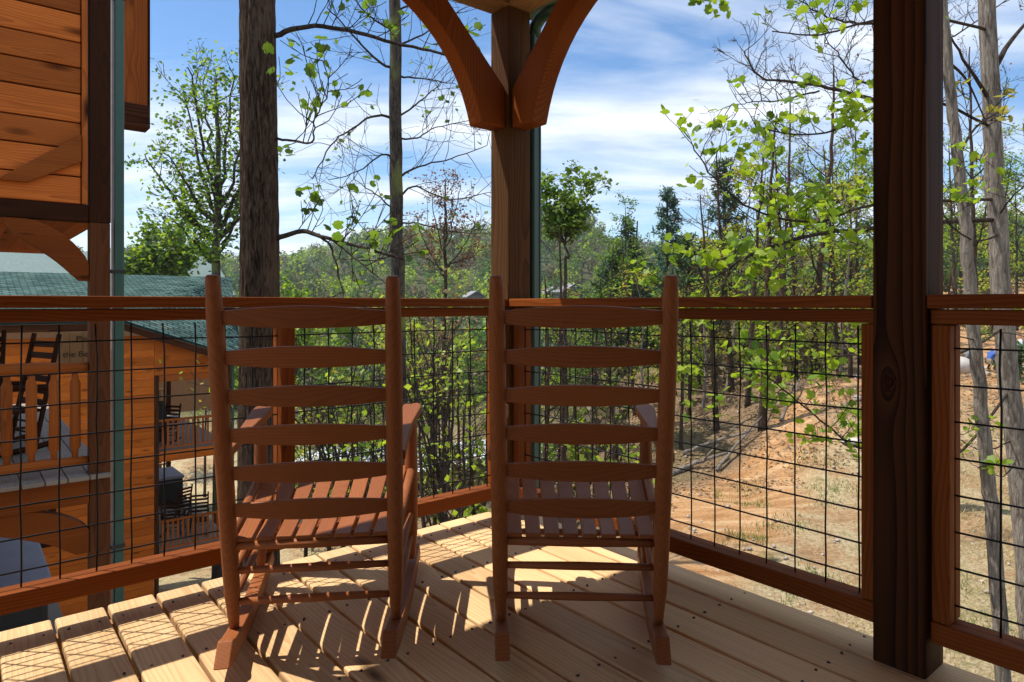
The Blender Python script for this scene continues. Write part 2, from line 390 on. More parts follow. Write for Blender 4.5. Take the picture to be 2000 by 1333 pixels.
# ------------------------------------------------------------------ porch posts, beams, brackets, roof
def post_at(s, t, label, kind='post', eye=None):
    p = pthing('porch_post', label, 'post', s, t, 0)
    a = build(MB().box(-.07, .07, -.07, .07, -.0, 2.49), 'shaft', wood(kind, 'z', eye), p, .006, loc=(0, 0, .001))
    return p
CP = post_at(.0895, .0895, 'square timber post at the far corner of the porch between the two chairs', 'cpost')
RP = post_at(.0895, 1.907, 'thick dark timber post at right with a big swirling knot', 'post', (-.022, .815))
LP_ = post_at(2.62, .0895, 'square timber post of the left railing just outside the picture')
# knots on the dark post: lens-shaped rings of grain round a dark eye
def knot(zc, yc, rad, seed):
    rk_ = random.Random(seed)
    ph = [rk_.uniform(0, 6.28) for _ in range(4)]
    for j, (f0, f1, hgt_) in enumerate(((1.0, .82, .0016), (.74, .58, .0026), (.46, .0, .0034))):
        mb = MB(); n = 26
        for q in range(n):
            a = 2*math.pi*q/n; wob = 1 + .10*math.sin(2*a + ph[0]) + .07*math.sin(3*a + ph[1]) + .04*math.sin(5*a + ph[2])
            for f_, x_ in ((f0, -.002), (f0 * .97, hgt_), (max(f1, .02), hgt_ * .6), (max(f1, .02), -.002)):
                mb.v.append((x_, math.cos(a) * rad * f_ * wob * .72, math.sin(a) * rad * f_ * wob * 1.25 + .012 * (1 - f_)))
        for q in range(n):
            a, b2 = 4*q, 4*((q + 1) % n)
            for k_ in range(3): mb.f.append((a + k_, b2 + k_, b2 + k_ + 1, a + k_ + 1))
        build(mb, 'knot_ring', wood('post' if j < 2 else 'darkw', 'z'), RP, loc=(.0702, yc, zc), smooth=True)
knot(.812, -.022, .026, 4)
beamL = pthing('beam', 'horizontal timber beam along the top of the left opening', 'beam', 2.8, .0895, 2.61)
build(MB().box(-2.80, 2.8, -.07, .07, -.118, .118), 'timber', wood('raw', 'x'), beamL, .005)
beamR = pthing('beam', 'horizontal timber beam along the top of the right opening', 'beam', .0895, 2.4, 2.61)
build(MB().box(-.07, .07, -2.238, 2.4, -.118, .118), 'timber', wood('raw', 'y'), beamR, .005)
def bracket(along, label):
    pl = [(.161, 1.90), (.305, 1.90)]
    for i in range(1, 13):
        a = i / 12
        # quadratic curve bulging towards the post top
        x = (1-a)**2 * .305 + 2*a*(1-a) * .42 + a*a * .90; z = (1-a)**2 * 1.90 + 2*a*(1-a) * 2.36 + a*a * 2.489
        pl.append((x, z))
    pl += [(.56, 2.489), (.161, 2.09)]
    o = pthing('knee_brace', label, 'brace', .0, .0, 0)
    mb = MB()
    if along == 's': mb.prism(pl, 'y', .040, .139)
    else: mb.prism([(u, w) for u, w in pl], 'x', .040, .139)
    build(mb, 'brace_timber', wood('rail', 'z'), o, .006)
    return o
bracket('s', 'curved orange timber brace left of the corner post')
bracket('t', 'curved orange timber brace right of the corner post')
roof = pthing('porch_roof', 'plank ceiling of the porch roof above the chairs', 'roof', 0, 0, 2.735)
for k in range(40): build(MB().box(-.10 + k*.14, .036 + k*.14, -.06, 4.5, 0, .022), 'ceiling_board', wood('raw', 'y'), roof)
build(MB().box(-.12, 5.6, -.08, 4.6, .024, .10), 'roof_deck', wood('darkw', 'x'), roof)
cw = pthing('shade_wall', 'unseen wooden wall added behind the viewer to keep light off the chair backs', 'wall', 0, 4.2, -.3)  # unseen, added to block light from behind and darken chair backs and posts
for k in range(16): build(MB().box(-.1, 5.6, 0, .05, k*.19, k*.19 + .186), 'siding_board', wood('rail', 'x'), cw, .006)

# ------------------------------------------------------------------ railings
Z_CAP1, Z_CAP0, Z_SUB0, Z_BOT0, Z_BOT1 = 1.067, 1.029, .985, .100, .160
WR = .0029
def wire_mesh(length, axis, seed=0):
    mb = MB(); rr_ = random.Random(seed); pts = []
    for i in range(9):
        a, b_ = rr_.gauss(0, .0016), rr_.gauss(0, .0012); u = length * i / 8
        pts.append({'z': (a, b_, u), 'x': (u, b_, a), 'y': (b_, u, a)}[axis])
    return mb.tube(pts, WR, 6).mesh('wire', True)
WM = None
def railing(axis, a0, a1, label, stiles, offs=0.0):
    """panelled rail along 's' or 't' from a0 to a1 (centre line .0895 inside the deck edge)"""
    global WM
    if WM is None: WM = plain('black_wire', (.012, .012, .013), .38, .6, .1, 20)
    o = pthing('railing', label, 'railing', a0 if axis == 's' else .0895, .0895 if axis == 's' else a0, 0)
    L = a1 - a0; ax = 'x' if axis == 's' else 'y'
    def B(name, u0, u1, w0, w1, z0, z1, kind='rail', grain=None, bev=.004):
        g = grain or ax
        if axis == 's': return bar(name, o, wood(kind, g), u0, u1, w0, w1, z0, z1, bev)
        return bar(name, o, wood(kind, g), w0, w1, u0, u1, z0, z1, bev)
    B('cap_rail', 0.001, L - .001, -.068, .070, Z_CAP0, Z_CAP1)
    B('top_rail', 0.002, L - .002, -.044, .044, Z_SUB0, Z_CAP0 - .003)
    B('bottom_rail', 0.002, L - .002, .003, .045, Z_BOT0, Z_BOT1)          # two strips that pinch the mesh
    B('bottom_rail', 0.002, L - .002, -.045, -.003, Z_BOT0, Z_BOT1 - .004)
    zt, zb = Z_SUB0 - .002, Z_BOT1 + .002
    for (u, w) in stiles:
        B('stile', u, u + w, .003, .044, zb, zt, 'rail', 'z'); B('stile', u, u + w, -.044, -.003, zb, zt, 'rail', 'z')
    vms = [wire_mesh(Z_SUB0 - Z_BOT0 - .03, 'z', q) for q in range(5)]; hms = [wire_mesh(L - .03, ax, q + 9) for q in range(4)]
    for q in vms + hms: q.materials.append(WM)
    k = 0; u = .055 + offs
    while u < L - .02:
        loc = (u, 0, Z_BOT0 + .02) if axis == 's' else (0, u, Z_BOT0 + .02)
        w = link('wire', rng.choice(vms), None, o, loc); w.rotation_euler = (rng.uniform(-.003, .003), rng.uniform(-.003, .003), 0)
        u += .1016
    z = .919
    while z > Z_BOT1:
        loc = (.015, -.0042, z) if axis == 's' else (-.0042, .015, z)
        link('wire', rng.choice(hms), None, o, loc); z -= .1016
    return o
railing('s', .161, 2.549, 'long left railing of brown rails and black square wire mesh facing the neighbour cabin',
        [(.004, .038), (1.045, .055), (2.345, .038)], .02)
railing('s', 2.691, 5.2, 'left railing section past the outer left post outside the picture', [(.004, .038)], .02)
railing('t', .161, 1.836, 'right railing between the corner post and the dark post facing the dirt yard',
        [(.004, .038), (1.633, .038)], .03)
railing('t', 1.978, 4.1, 'railing section to the right of the dark post at the picture edge', [(.004, .045)], .10)

# ------------------------------------------------------------------ downspout of this porch
def downspout(name, label, loc, z0, z1, w, d, mat, elbow=None, rz=PRZ):
    o = thing(name, label, 'downspout', (loc[0], loc[1], z0), rz)
    mb = MB(); n = 5
    prof = [(-w/2, -d/2), (w/2, -d/2), (w/2, d/2), (-w/2, d/2)]
    mb.prism(prof, 'z', 0, z1 - z0)
    build(mb, 'pipe', mat, o, .008)
    rib = MB()
    for k in (-.3, .3): rib.box(k*w - .004, k*w + .004, d/2, d/2 + .004, .02, z1 - z0 - .02)
    build(rib, 'rib', mat, o)
    if elbow:
        e = MB(); e.tube([(0, 0, z1 - z0 - .02)] + [tuple(q) for q in elbow], .034, 10); build(e, 'elbow', mat, o, smooth=True)
    return o
GREEN = plain('green_metal', (.030, .085, .062), .42, .0, .12, 6)
q = P(-.045, .115)
el = [(0, 0, 2.42 + 3.3), (-.004, .01, 5.83), (-.01, .05, 5.90), (-.012, .10, 5.915), (-.012, .16, 5.87), (-.012, .19, 5.78), (-.10, .22, 5.80), (-.14, .22, 5.95)]
downspout('downspout', 'dark green downspout running up the outside of the corner post', q, -3.3, 2.42, .062, .05, GREEN, None)
lp = MB(); lp.tube([(0, 0, 2.40), (0, .012, 2.45), (0, .05, 2.482), (0, .11, 2.49), (0, .17, 2.482)], .032, 12)
e = build(lp, 'downspout_elbow', GREEN, None, smooth=True, loc=(q.x, q.y, 0)); e.rotation_euler = (0, 0, PRZ)
e.parent = [o for o in COL.objects if o.name == 'downspout'][0]; e.location = (0, 0, 3.3); e.rotation_euler = (0, 0, 0)
e.name = 'elbow'
gut = pthing('gutter', 'green roof gutter outside the right eave above the corner', 'gutter', -.17, 2.0, 2.60)
build(MB().prism([(-.055, 0), (.055, 0), (.065, .10), (.06, .10), (.05, .006), (-.05, .006), (-.05, .11), (-.056, .11)], 'y', -2.1, 2.4), 'trough', GREEN, gut)

# ------------------------------------------------------------------ rocking chairs
def slat_mesh(w, hc, he, th, bow):
    mb = MB(); n = 14
    for i in range(n + 1):
        u = -1 + 2 * i / n
        k = math.sqrt(max(0, 1 - u * u * .98))
        ht = he * .5 + (hc * .60 - he * .5) * (1 - abs(u) ** 1.8); hb = -(he * .5 + (hc * .40 - he * .5) * (1 - abs(u) ** 2.2))
        y = -bow * (1 - u * u)
        for (zz_, yy) in ((hb, y - th/2), (ht, y - th/2), (ht, y + th/2), (hb, y + th/2)): mb.v.append((u * w / 2, yy, zz_))
    for i in range(n):
        a = 4 * i
        for k in range(4): mb.f.append((a + k, a + (k+1) % 4, a + 4 + (k+1) % 4, a + 4 + k))
    mb.f += [(0, 1, 2, 3), (4*n + 3, 4*n + 2, 4*n + 1, 4*n)]
    return mb
LEAN = .205 / 1.025
def ypost(z): return -.24 - (z - .09) * LEAN
def make_chair(label):
    c = thing('rocking_chair', label, 'rocking chair', group=None)
    W = wood('chair', 'z'); WX = wood('chair', 'x'); WY = wood('chair', 'y')
    for sx in (-1, 1):
        zs = [.075, .12, .19, .30, .5, .7, .9, 1.02, 1.09, 1.113, 1.118]
        rs = [.0135, .0165, .0225, .0238, .0243, .0245, .024, .0225, .0195, .0185, .015]
        build(MB().tube([(sx * .237, ypost(z), z) for z in zs], rs, 18), 'back_post', W, c, smooth=True)
        zs = [.085, .12, .18, .24, .40, .47, .60, .640]
        rs = [.014, .018, .0235, .0245, .0245, .0235, .021, .017]
        build(MB().tube([(sx * .272, .236 - .006 * (z - .1), z) for z in zs], rs, 16), 'front_leg', W, c, smooth=True)
        # rocker: an arc in side view, slanted tips
        Rr = 2.25; prof_b = []; prof_t = []
        for i in range(21):
            y = -.425 + i * .85 / 20; zb = ((y - .04) ** 2) / (2 * Rr) + .0005
            prof_b.append((y, zb)); prof_t.append((y, zb + .062))
        prof_t[0] = (prof_t[0][0] + .055, prof_t[0][1] - .012 + .006); prof_t[1] = (prof_t[1][0] + .03, prof_t[1][1] + .0)
        prof_t[-1] = (prof_t[-1][0] - .05, prof_t[-1][1] - .004); prof_t[-2] = (prof_t[-2][0] - .025, prof_t[-2][1])
        prof_b[0] = (prof_b[0][0], prof_b[0][1] + .004)
        mb = MB().prism(prof_b + prof_t[::-1], 'x', -.021, .021)
        o = build(mb, 'rocker', WY, c, .004, loc=(sx * .2535, 0, 0)); o.rotation_euler = (0, 0, -sx * math.atan2(.036, .476))
        # arm: shaped board, wide scalloped paddle at the front
        out = [(.235, -.335), (.285, -.335), (.292, -.15), (.306, .02), (.330, .16), (.346, .25), (.344, .300), (.326, .322), (.300, .318), (.284, .300), (.262, .312), (.244, .296), (.240, .24), (.243, .1), (.243, -.1)]
        pl = [(sx * (.236 + (x - .236) * .66), y) for x, y in out]
        mb = MB().prism(pl, 'z', -.014, .014)
        mb.v = [(x, y, z + .600 + (y + .335) * .066) for x, y, z in mb.v]
        build(mb, 'arm', WY, c, .004)
        for zf, zr in ((.255, .245), (.175, .165)):
            build(MB().tube([(sx * .237, ypost(zr), zr), (sx * .255, 0, (zf + zr) / 2), (sx * .272, .236, zf)], [.010, .0135, .010], 12), 'side_rung', WY, c, smooth=True)
        build(MB().tube([(sx * .237, ypost(.355), .352), (sx * .272, .236, .418)], .015, 12), 'seat_rail', WY, c, smooth=True)
    for i, z in enumerate((1.004, .894, .784, .673, .562, .451)):
        sl_ = build(slat_mesh(.462, .062, .034, .011, .020), 'back_slat', WX, c, .002, loc=(0, ypost(z), z)); sl_.rotation_euler = (math.atan(LEAN), 0, 0)
    for z, rr in ((.340, .0135), (.263, .0115), (.164, .0115)):
        build(MB().tube([(-.237, ypost(z), z), (0, ypost(z), z), (.237, ypost(z), z)], [rr*.85, rr*1.1, rr*.85], 12), 'rear_rung', WX, c, smooth=True)
    for z, rr in ((.402, .015), (.27, .0125), (.19, .0125)):
        build(MB().tube([(-.272, .236, z), (0, .236, z), (.272, .236, z)], [rr*.85, rr*1.1, rr*.85], 12), 'front_rung', WX, c, smooth=True)
    nS = 8
    for i in range(nS):
        a0, a1 = i / nS, (i + 1) / nS
        g = .0055
        xr0, xr1 = -.221 + .442 * a0 + g, -.221 + .442 * a1 - g
        xf0, xf1 = -.262 + .524 * a0 + g, -.262 + .524 * a1 - g
        mb = MB(); yr, yf = -.300, .272; n = 6
        for k in range(n + 1):
            f = k / n; y = yr + (yf - yr) * f; z = .367 + .070 * f - .018 * math.sin(math.pi * f) - (.010 if k == n else 0)
            x0 = xr0 + (xf0 - xr0) * f; x1 = xr1 + (xf1 - xr1) * f
            mb.v += [(x0, y, z - .013), (x1, y, z - .013), (x1, y, z), (x0, y, z)]
        for k in range(n):
            a = 4 * k
            for j in range(4): mb.f.append((a + j, a + (j+1) % 4, a + 4 + (j+1) % 4, a + 4 + j))
        mb.f += [(3, 2, 1, 0), (4*n, 4*n+1, 4*n+2, 4*n+3)]
        build(mb, 'seat_slat', WY, c, .003)
    return c
ch1 = make_chair('brown wooden rocking chair on the left, beside the left railing, sunlight on its seat')
ch1.location = (-.620, 2.262, 0); ch1.rotation_euler = (0, 0, R(7.3))
ch2 = copy_tree(ch1)
ch2['label'] = 'brown wooden rocking chair on the right, its back square to the viewer, seat in shade'
ch2.location = (.214, 2.270, 0); ch2.rotation_euler = (0, 0, R(-2.6))

# ------------------------------------------------------------------ neighbour cabin seen past the left railing
TA = -3.74
cab = pthing('neighbour_cabin', 'tall orange wooden cabin with log-railed porch at the left edge', 'cabin', 1.22, TA, -6.6)
def A(name, mat, s0, s1, t0, t1, z0, z1, bev=.006, parent=None):
    return bar(name, parent or cab, mat, s0 - 1.35, s1 - 1.35, t0, t1, z0 + 6.6, z1 + 6.6, bev)
wz = 1.855; rng = random.Random(11)
while wz < 4.6:                                                   # horizontal siding of the upper wall
    h_ = rng.uniform(.205, .245)
    A('siding_board', wood('siding', 'x'), 1.575, 6.0, -.050 + rng.uniform(0, .006), -.012 + rng.uniform(0, .006), wz, wz + h_ - .011); wz += h_
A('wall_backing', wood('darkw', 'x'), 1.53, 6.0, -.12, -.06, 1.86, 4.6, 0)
A('corner_trim', wood('siding', 'z'), 1.528, 1.568, -.05, .010, 1.853, 4.6)
dg = MB().prism([(1.575, 2.19), (1.575, 2.41), (2.12, 1.985), (1.93, 1.985)], 'y', -.002, .040)
dg.v = [(x - 1.35, y, z + 6.6) for x, y, z in dg.v]; build(dg, 'diagonal_board', wood('siding', 'x'), cab, .005)
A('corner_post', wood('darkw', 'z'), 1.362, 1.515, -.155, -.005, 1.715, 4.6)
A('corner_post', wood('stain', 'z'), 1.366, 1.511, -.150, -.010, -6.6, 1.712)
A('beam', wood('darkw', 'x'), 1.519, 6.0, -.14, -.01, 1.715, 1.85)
for k in range(30): A('ceiling_board', wood('siding', 'y'), 1.38 + k*.152, 1.528 + k*.152, -5.2, -.16, 1.76, 1.78, 0)
def knee(z0, z1, ln, w, mat):                                   # curved brace from the post to a beam
    pl = []
    for i in range(9):
        a = i / 8; pl.append((1.515 + ln * a ** 1.35, z0 + (z1 - z0) * (1 - (1 - a) ** 1.5) ))
    up = [(x, z) for x, z in pl]
    lo = [(1.515 + .0 + (ln - .0) * (i / 8) + w, z0 + (z1 - z0) * ((i / 8) ** .75) - w * .9) for i in range(9)]
    lo[0] = (1.515 + w * .55, z0 - w * 1.2); lo[-1] = (1.515 + ln + w * 1.3, z1)
    poly = [(1.515, z0), (1.515, z0 - w * 1.2)] + lo + up[::-1][:-1]
    mb = MB().prism(poly, 'y', -.13, -.02); mb.v = [(x - 1.35, y, z + 6.6) for x, y, z in mb.v]
    build(mb, 'knee_brace', mat, cab, .005)
knee(1.37, 1.712, .42, .115, wood('rail', 'x'))
knee(-.80, -.565, .50, .16, wood('rail', 'x'))
for k in range(31): A('deck_board', wood('greyd', 'y'), 1.37 + k*.15, 1.513 + k*.15, -5.2, .045, -.385, -.35, .006)
A('fascia_beam', wood('rail', 'x'), 1.516, 6.0, -.06, -.006, -.585, -.39)
lr = link('log_railing', MB().tube([(0, 0, 0), (0.5, .004, .006), (1.2, -.003, .0), (2.2, 0, .004), (4.4, 0, 0)], [.040, .050, .048, .052, .05], 14).mesh('log', True), wood('log', 'x'), cab, (1.518 - 1.35, -.075, .525 + 6.6))
link('bottom_log', MB().tube([(0, 0, 0), (.3, .002, .004), (1.3, 0, -.004), (4.4, 0, 0)], [.034, .042, .04, .042], 12).mesh('log', True), wood('log', 'x'), lr, (0, 0, -.765))
bal = MB().tube([(0,0,-.74), (0,0,-.67), (.002,0,-.645), (0,.002,-.35), (.002,0,-.12), (0,0,-.085), (0,0,-.03)], [.022, .024, .039, .037, .038, .024, .022], 12).mesh('baluster', True)
bal.materials.append(wood('log', 'z'))
for k in range(22): link('baluster', bal, None, lr, (.085 + k*.150 + rng.uniform(-.008, .008), 0, 0), rng.uniform(0, 6))
DS = plain('teal_metal', (.028, .082, .060), .45, .0, .12, 6)
A('downspout', DS, 1.262, 1.333, -.08, -.015, -6.6, 4.6, .012)
for zb in (3.6, 1.3, -1.0, -3.0): A('strap', plain('dark_metal', (.02, .02, .02), .5), 1.256, 1.362, -.085, -.011, zb, zb + .03, .0)
A('rear_post', wood('post', 'z'), .835, .895, -2.85, -2.79, -6.6, 5.0)
A('rear_post', plain('grey_trim', (.35, .33, .32), .6), .90, .925, -2.87, -2.83, -6.6, 5.0, .002)
ev = A('eave', wood('siding', 'z'), .55, .87, -3.0, -2.74, 3.46, 6.0, .005)
A('eave_trim', wood('post', 'x'), .545, .875, -3.0, -2.70, 3.19, 3.458)
A('eave_trim', wood('darkw', 'z'), .530, .543, -3.0, -2.72, 3.19, 6.0, 0)
# lower level of that cabin
for k in range(30): A('lower_deck_board', wood('greyd', 'y'), 1.40 + k*.15, 1.543 + k*.15, -5.4, .05, -2.62, -2.585, .006)
lo = A('lower_rail', wood('darkw', 'x'), 1.25, 6.0, -5.2, -5.1, -1.16, -1.09)
A('lower_rail', wood('darkw', 'x'), 1.25, 6.0, -5.2, -5.1, -2.40, -2.34)
lb = MB().tube([(0,0,0), (0,0,.06), (0,0,.55), (0,0,1.1), (0,0,1.18)], [.02, .045, .05, .045, .02], 8).mesh('baluster', True); lb.materials.append(wood('darkw', 'z'))
for k in range(26): link('lower_baluster', lb, None, cab, (-.05 + k*.155, -5.15, -2.34 + 6.6), 0)
A('lower_back_wall', wood('stain', 'x'), 1.6, 6.0, -6.5, -6.4, -6.6, -.95, 0)

tub = pthing('hot_tub', 'square hot tub with pale grey cover on the lower deck at far left', 'hot tub', 2.55, -6.15, -2.58)
build(MB().box(-1.02, 1.02, -.92, .92, 0, .86), 'tub_shell', plain('black_shell', (.012, .012, .014), .5), tub, .05)
for sx in (-1, 1):
    build(MB().prism([(0, .87), (sx * 1.05, .87), (sx * 1.05, .955), (0, 1.0)] if sx > 0 else [(0, 1.0), (sx * 1.05, .955), (sx * 1.05, .87), (0, .87)], 'y', -.96, .96), 'cover', plain('tub_cover', (.23, .22, .26), .7, 0, .12, 3, .3), tub, .02)

# simple dark rockers on the neighbours' porches
def small_chair(name, label, loc, rz, group=None, mat=None, sc=1.0):
    mb = MB()
    for sx in (-1, 1):
        mb.tube([(sx*.237, ypost(z), z) for z in (.08, .6, 1.1)], .024, 6)
        mb.tube([(sx*.27, .236, .08), (sx*.27, .236, .62)], .022, 6)
        mb.tube([(sx*.255, y, .03 + (y-.04)**2/4.5) for y in (-.42, -.2, .0, .2, .42)], .028, 4)
        mb.tube([(sx*.255, -.33, .60), (sx*.285, .28, .64)], .03, 4)
        mb.tube([(sx*.237, -.27, .24), (sx*.27, .236, .25)], .012, 5)
    for z in (1.0, .89, .78, .67, .56, .45):
        y = ypost(z); mb.box(-.23, .23, y - .012, y + .004, z - .03, z + .03)
    for z in (.26, .165): mb.tube([(-.237, ypost(z), z), (.237, ypost(z), z)], .012, 5)
    for k in range(6): mb.box(-.24 + k*.082, -.168 + k*.082, -.28, .27, .375, .40)
    o = link(name, mb.mesh(name), mat or wood('darkw', 'z'), None, loc, rz); o.scale = (sc,)*3
    return tag(o, label, 'rocking chair', group)
fz = -.349
small_chair('rocking_chair', 'dark rocking chair behind the log railing, nearest its leftmost baluster', P(1.95, -5.2, fz), R(150))
small_chair('rocking_chair', 'dark rocking chair on the log-railed porch in front of the wooden sign', P(2.15, -6.4, fz), R(205))
sg = pthing('wooden_sign', 'plank sign with dark lettering hung at the far end of the log porch', 'sign', 1.245, -5.60, .42)
for k in range(4): build(MB().box(-.25 + k*.11, -.143 + k*.11, -.012, .012, 0, .33), 'sign_plank', wood('raw', 'z'), sg, .003)
def text(body, size, parent, loc, rot, mat, name='lettering'):
    cu = bpy.data.curves.new('lettering', 'FONT'); cu.body = body; cu.size = size; cu.extrude = .002
    tmp = bpy.data.objects.new('tmp', cu); COL.objects.link(tmp); bpy.context.view_layer.update()
    mesh = bpy.data.meshes.new_from_object(tmp.evaluated_get(bpy.context.evaluated_depsgraph_get()))
    bpy.data.objects.remove(tmp); o = link(name, mesh, mat, parent, loc); o.rotation_euler = rot; return o
INK = plain('sign_ink', (.03, .015, .01), .6)
for (bd, lx, lz) in (('Ple', .02, .235), ('the Be', .135, .075)):
    text(bd, .085, sg, (lx, .0155, lz), (R(90), 0, R(180)), INK)

# ------------------------------------------------------------------ second cabin with green roof, lower down the slope
TB = -17.6
cb = pthing('green_roofed_cabin', 'orange wooden cabin with teal shingle roof and two stacked porches', 'cabin', 0, TB, -7.4)
def Bx(name, mat, s0, s1, t0, t1, z0, z1, bev=.01): return bar(name, cb, mat, s0, s1, t0, t1, z0 + 7.4, z1 + 7.4, bev)
def rake(s): return .55 + (s + 1.15) * .385 if s < -1.15 else .55
zz_ = -7.4
while zz_ < .3:
    h_ = .20
    if zz_ + h_ < .3: Bx('siding_board', wood('orange', 'x'), -1.92, 6.5, -.06 + rng.uniform(0, .008), -.01 + rng.uniform(0, .008), zz_ + .004, zz_ + h_ - .002)
    zz_ += h_
for z in np.arange(-.9, .4, .2):                                   # boards between the opening and the sloping roof edge
    s1 = -1.15 - (.50 - (z + .2)) / .385
    s1 = max(-3.8, min(-1.95, s1))
    pl = [(s1 if s1 > -3.79 else -3.8, z + .2), (-1.925, z + .2), (-1.925, z), (max(-3.8, s1 - .52), z)]
    mb = MB().prism([(x, w + 7.4) for x, w in pl][::-1], 'y', -.058, -.012); build(mb, 'siding_board', wood('orange', 'x'), cb, .005)
Bx('corner_post', wood('post', 'z'), -2.03, -1.935, -.10, .02, -7.4, -.9)
Bx('corner_post', wood('post', 'z'), -3.92, -3.78, -.10, .02, -7.4, -.55)
Bx('lintel', wood('siding', 'x'), -3.775, -2.035, -.09, .015, -1.08, -.905)
for zf in (-3.02, -5.8):
    Bx('floor_slab', wood('greyd', 'y'), -4.0, 1.5, -7.5, -.13, zf - .06, zf)
    Bx('fascia', wood('orange', 'x'), -3.775, -2.035, -.11, .01, zf - .26, zf + .02)
    Bx('hand_rail', wood('log', 'x'), -3.775, -2.035, -.08, .0, zf + .84, zf + .90)
    Bx('bottom_rail', wood('log', 'x'), -3.775, -2.035, -.07, -.01, zf + .10, zf + .15)
    for k in range(13): Bx('baluster', wood('log', 'z'), -3.72 + k*.13, -3.67 + k*.13, -.065, -.015, zf + .151, zf + .839)
    Bx('back_hand_rail', wood('raw', 'x'), -4.0, 1.5, -7.45, -7.38, zf + .84, zf + .90)
    for k in range(26): Bx('back_baluster', wood('raw', 'z'), -3.95 + k*.155, -3.88 + k*.155, -7.44, -7.39, zf + .02, zf + .839)
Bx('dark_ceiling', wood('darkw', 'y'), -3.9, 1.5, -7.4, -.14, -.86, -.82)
Bx('rear_post', wood('post', 'z'), -3.95, -3.80, -7.35, -7.2, -7.4, -.9)
Bx('downspout', DS, -4.02, -3.95, -.06, .0, -7.4, -.6)
# roof sheets
mtile, t, b = newmat('teal_shingles')
co = N(t, 'ShaderNodeTexCoord').outputs['UV']
br_ = N(t, 'ShaderNodeTexBrick', Scale=1.0); br_.inputs['Brick Width'].default_value = .32; br_.inputs['Row Height'].default_value = .15; br_.inputs['Mortar Size'].default_value = .02
br_.inputs['Color1'].default_value = (.040, .080, .075, 1); br_.inputs['Color2'].default_value = (.10, .165, .155, 1); br_.inputs['Mortar'].default_value = (.018, .038, .037, 1)
t.links.new(co, br_.inputs['Vector'])
nz = N(t, 'ShaderNodeTexNoise', Scale=1.3, Detail=6.0); t.links.new(co, nz.inputs['Vector'])
t.links.new(mixc(t, .8, br_.outputs[0], ramp(t, nz.outputs[0], [(.3, (.6,.6,.62)), (.7, (1.2,1.2,1.15))]), 'MULTIPLY'), b.inputs['Base Color'])
b.inputs['Roughness'].default_value = .95; b.inputs['Specular IOR Level'].default_value = .03; bump(t, b, br_.outputs[1], 1.0, .05)
def roof_sheet(name, quad, parent, th=.07):
    me = bpy.data.meshes.new(name); vs = [Vector(q) for q in quad]
    dn = Vector((0, 0, -th)); allv = vs + [v + dn for v in vs]; n = len(vs)
    fs = [tuple(range(n)), tuple(range(2*n - 1, n - 1, -1))] + [(i, i + n, (i + 1) % n + n, (i + 1) % n) for i in range(n)]
    me.from_pydata([tuple(v) for v in allv], [], fs); uv = me.uv_layers.new()
    sx = (vs[1] - vs[0]).normalized(); nn = (vs[1] - vs[0]).cross(vs[-1] - vs[0]).normalized(); sy = nn.cross(sx)
    for p in me.polygons:
        for li in p.loop_indices:
            d = allv[me.loops[li].vertex_index] - vs[0]; uv.data[li].uv = (d.dot(sx), d.dot(sy))
    return link(name, me, mtile, parent)
roof_sheet('roof', [(-1.15, .35, .62+7.4), (9, .35, .62+7.4), (9, -6.4, 2.08+7.4), (-5.86, -6.4, 2.08+7.4)], cb)
roof_sheet('roof_slope', [(-4.15, .35, -.50+7.4), (-1.15, .35, .615+7.4), (-5.86, -6.4, 2.075+7.4), (-5.95, -6.4, .75+7.4)], cb)
rk = MB().prism([(-4.15, -.58+7.4), (-4.15, -.76+7.4), (-1.15, .36+7.4), (-1.15, .54+7.4)], 'y', .20, .29); build(rk, 'rake_board', wood('post', 'x'), cb, .005)
Bx('eave_board', wood('post', 'x'), -1.14, 9, .20, .28, .36, .54)
for (s, t_, zf, rz, lb) in ((-2.45, TB - 1.4, -3.02, 170, 'small dark rocker on the upper porch of the green-roofed cabin, nearest its railing'),
                            (-3.0, TB - 5.8, -3.02, 250, 'small dark rocker at the back railing of the upper far porch'),
                            (-2.75, TB - 1.6, -5.8, 15, 'dark rocker with tall back on the lower far porch, left one'),
                            (-3.2, TB - 3.1, -5.8, 60, 'dark rocker on the lower far porch, further back, seen sideways'),
                            (-3.35, TB - 1.2, -5.8, 200, 'dark rocker on the lower far porch beside the railing, right one')):
    small_chair('rocking_chair', lb, P(s, t_, zf + .002), R(rz))
gr = pthing('covered_grill', 'black covered barbecue grill on the upper porch of the green-roofed cabin', 'grill', -2.22, TB - 1.9, -3.018)
build(MB().prism([(-.35, 0), (.35, 0), (.38, .85), (.30, 1.08), (-.30, 1.12), (-.38, .85)], 'y', -.28, .28), 'cover', plain('black_cover', (.012, .012, .013), .6, bmp=.4), gr, .05)
tb = pthing('hot_tub', 'dark hot tub on the lower porch of the green-roofed cabin', 'hot tub', -2.9, TB - 5.6, -5.798)
build(MB().box(-.9, 1.2, -.8, .8, 0, .85), 'tub_shell', plain('black_shell', (.012, .012, .014), .5), tub if False else tb, .05)
build(MB().box(-.93, 1.23, -.83, .83, .86, .95), 'cover', plain('tub_cover', (.40, .39, .44), .6), tb, .02)
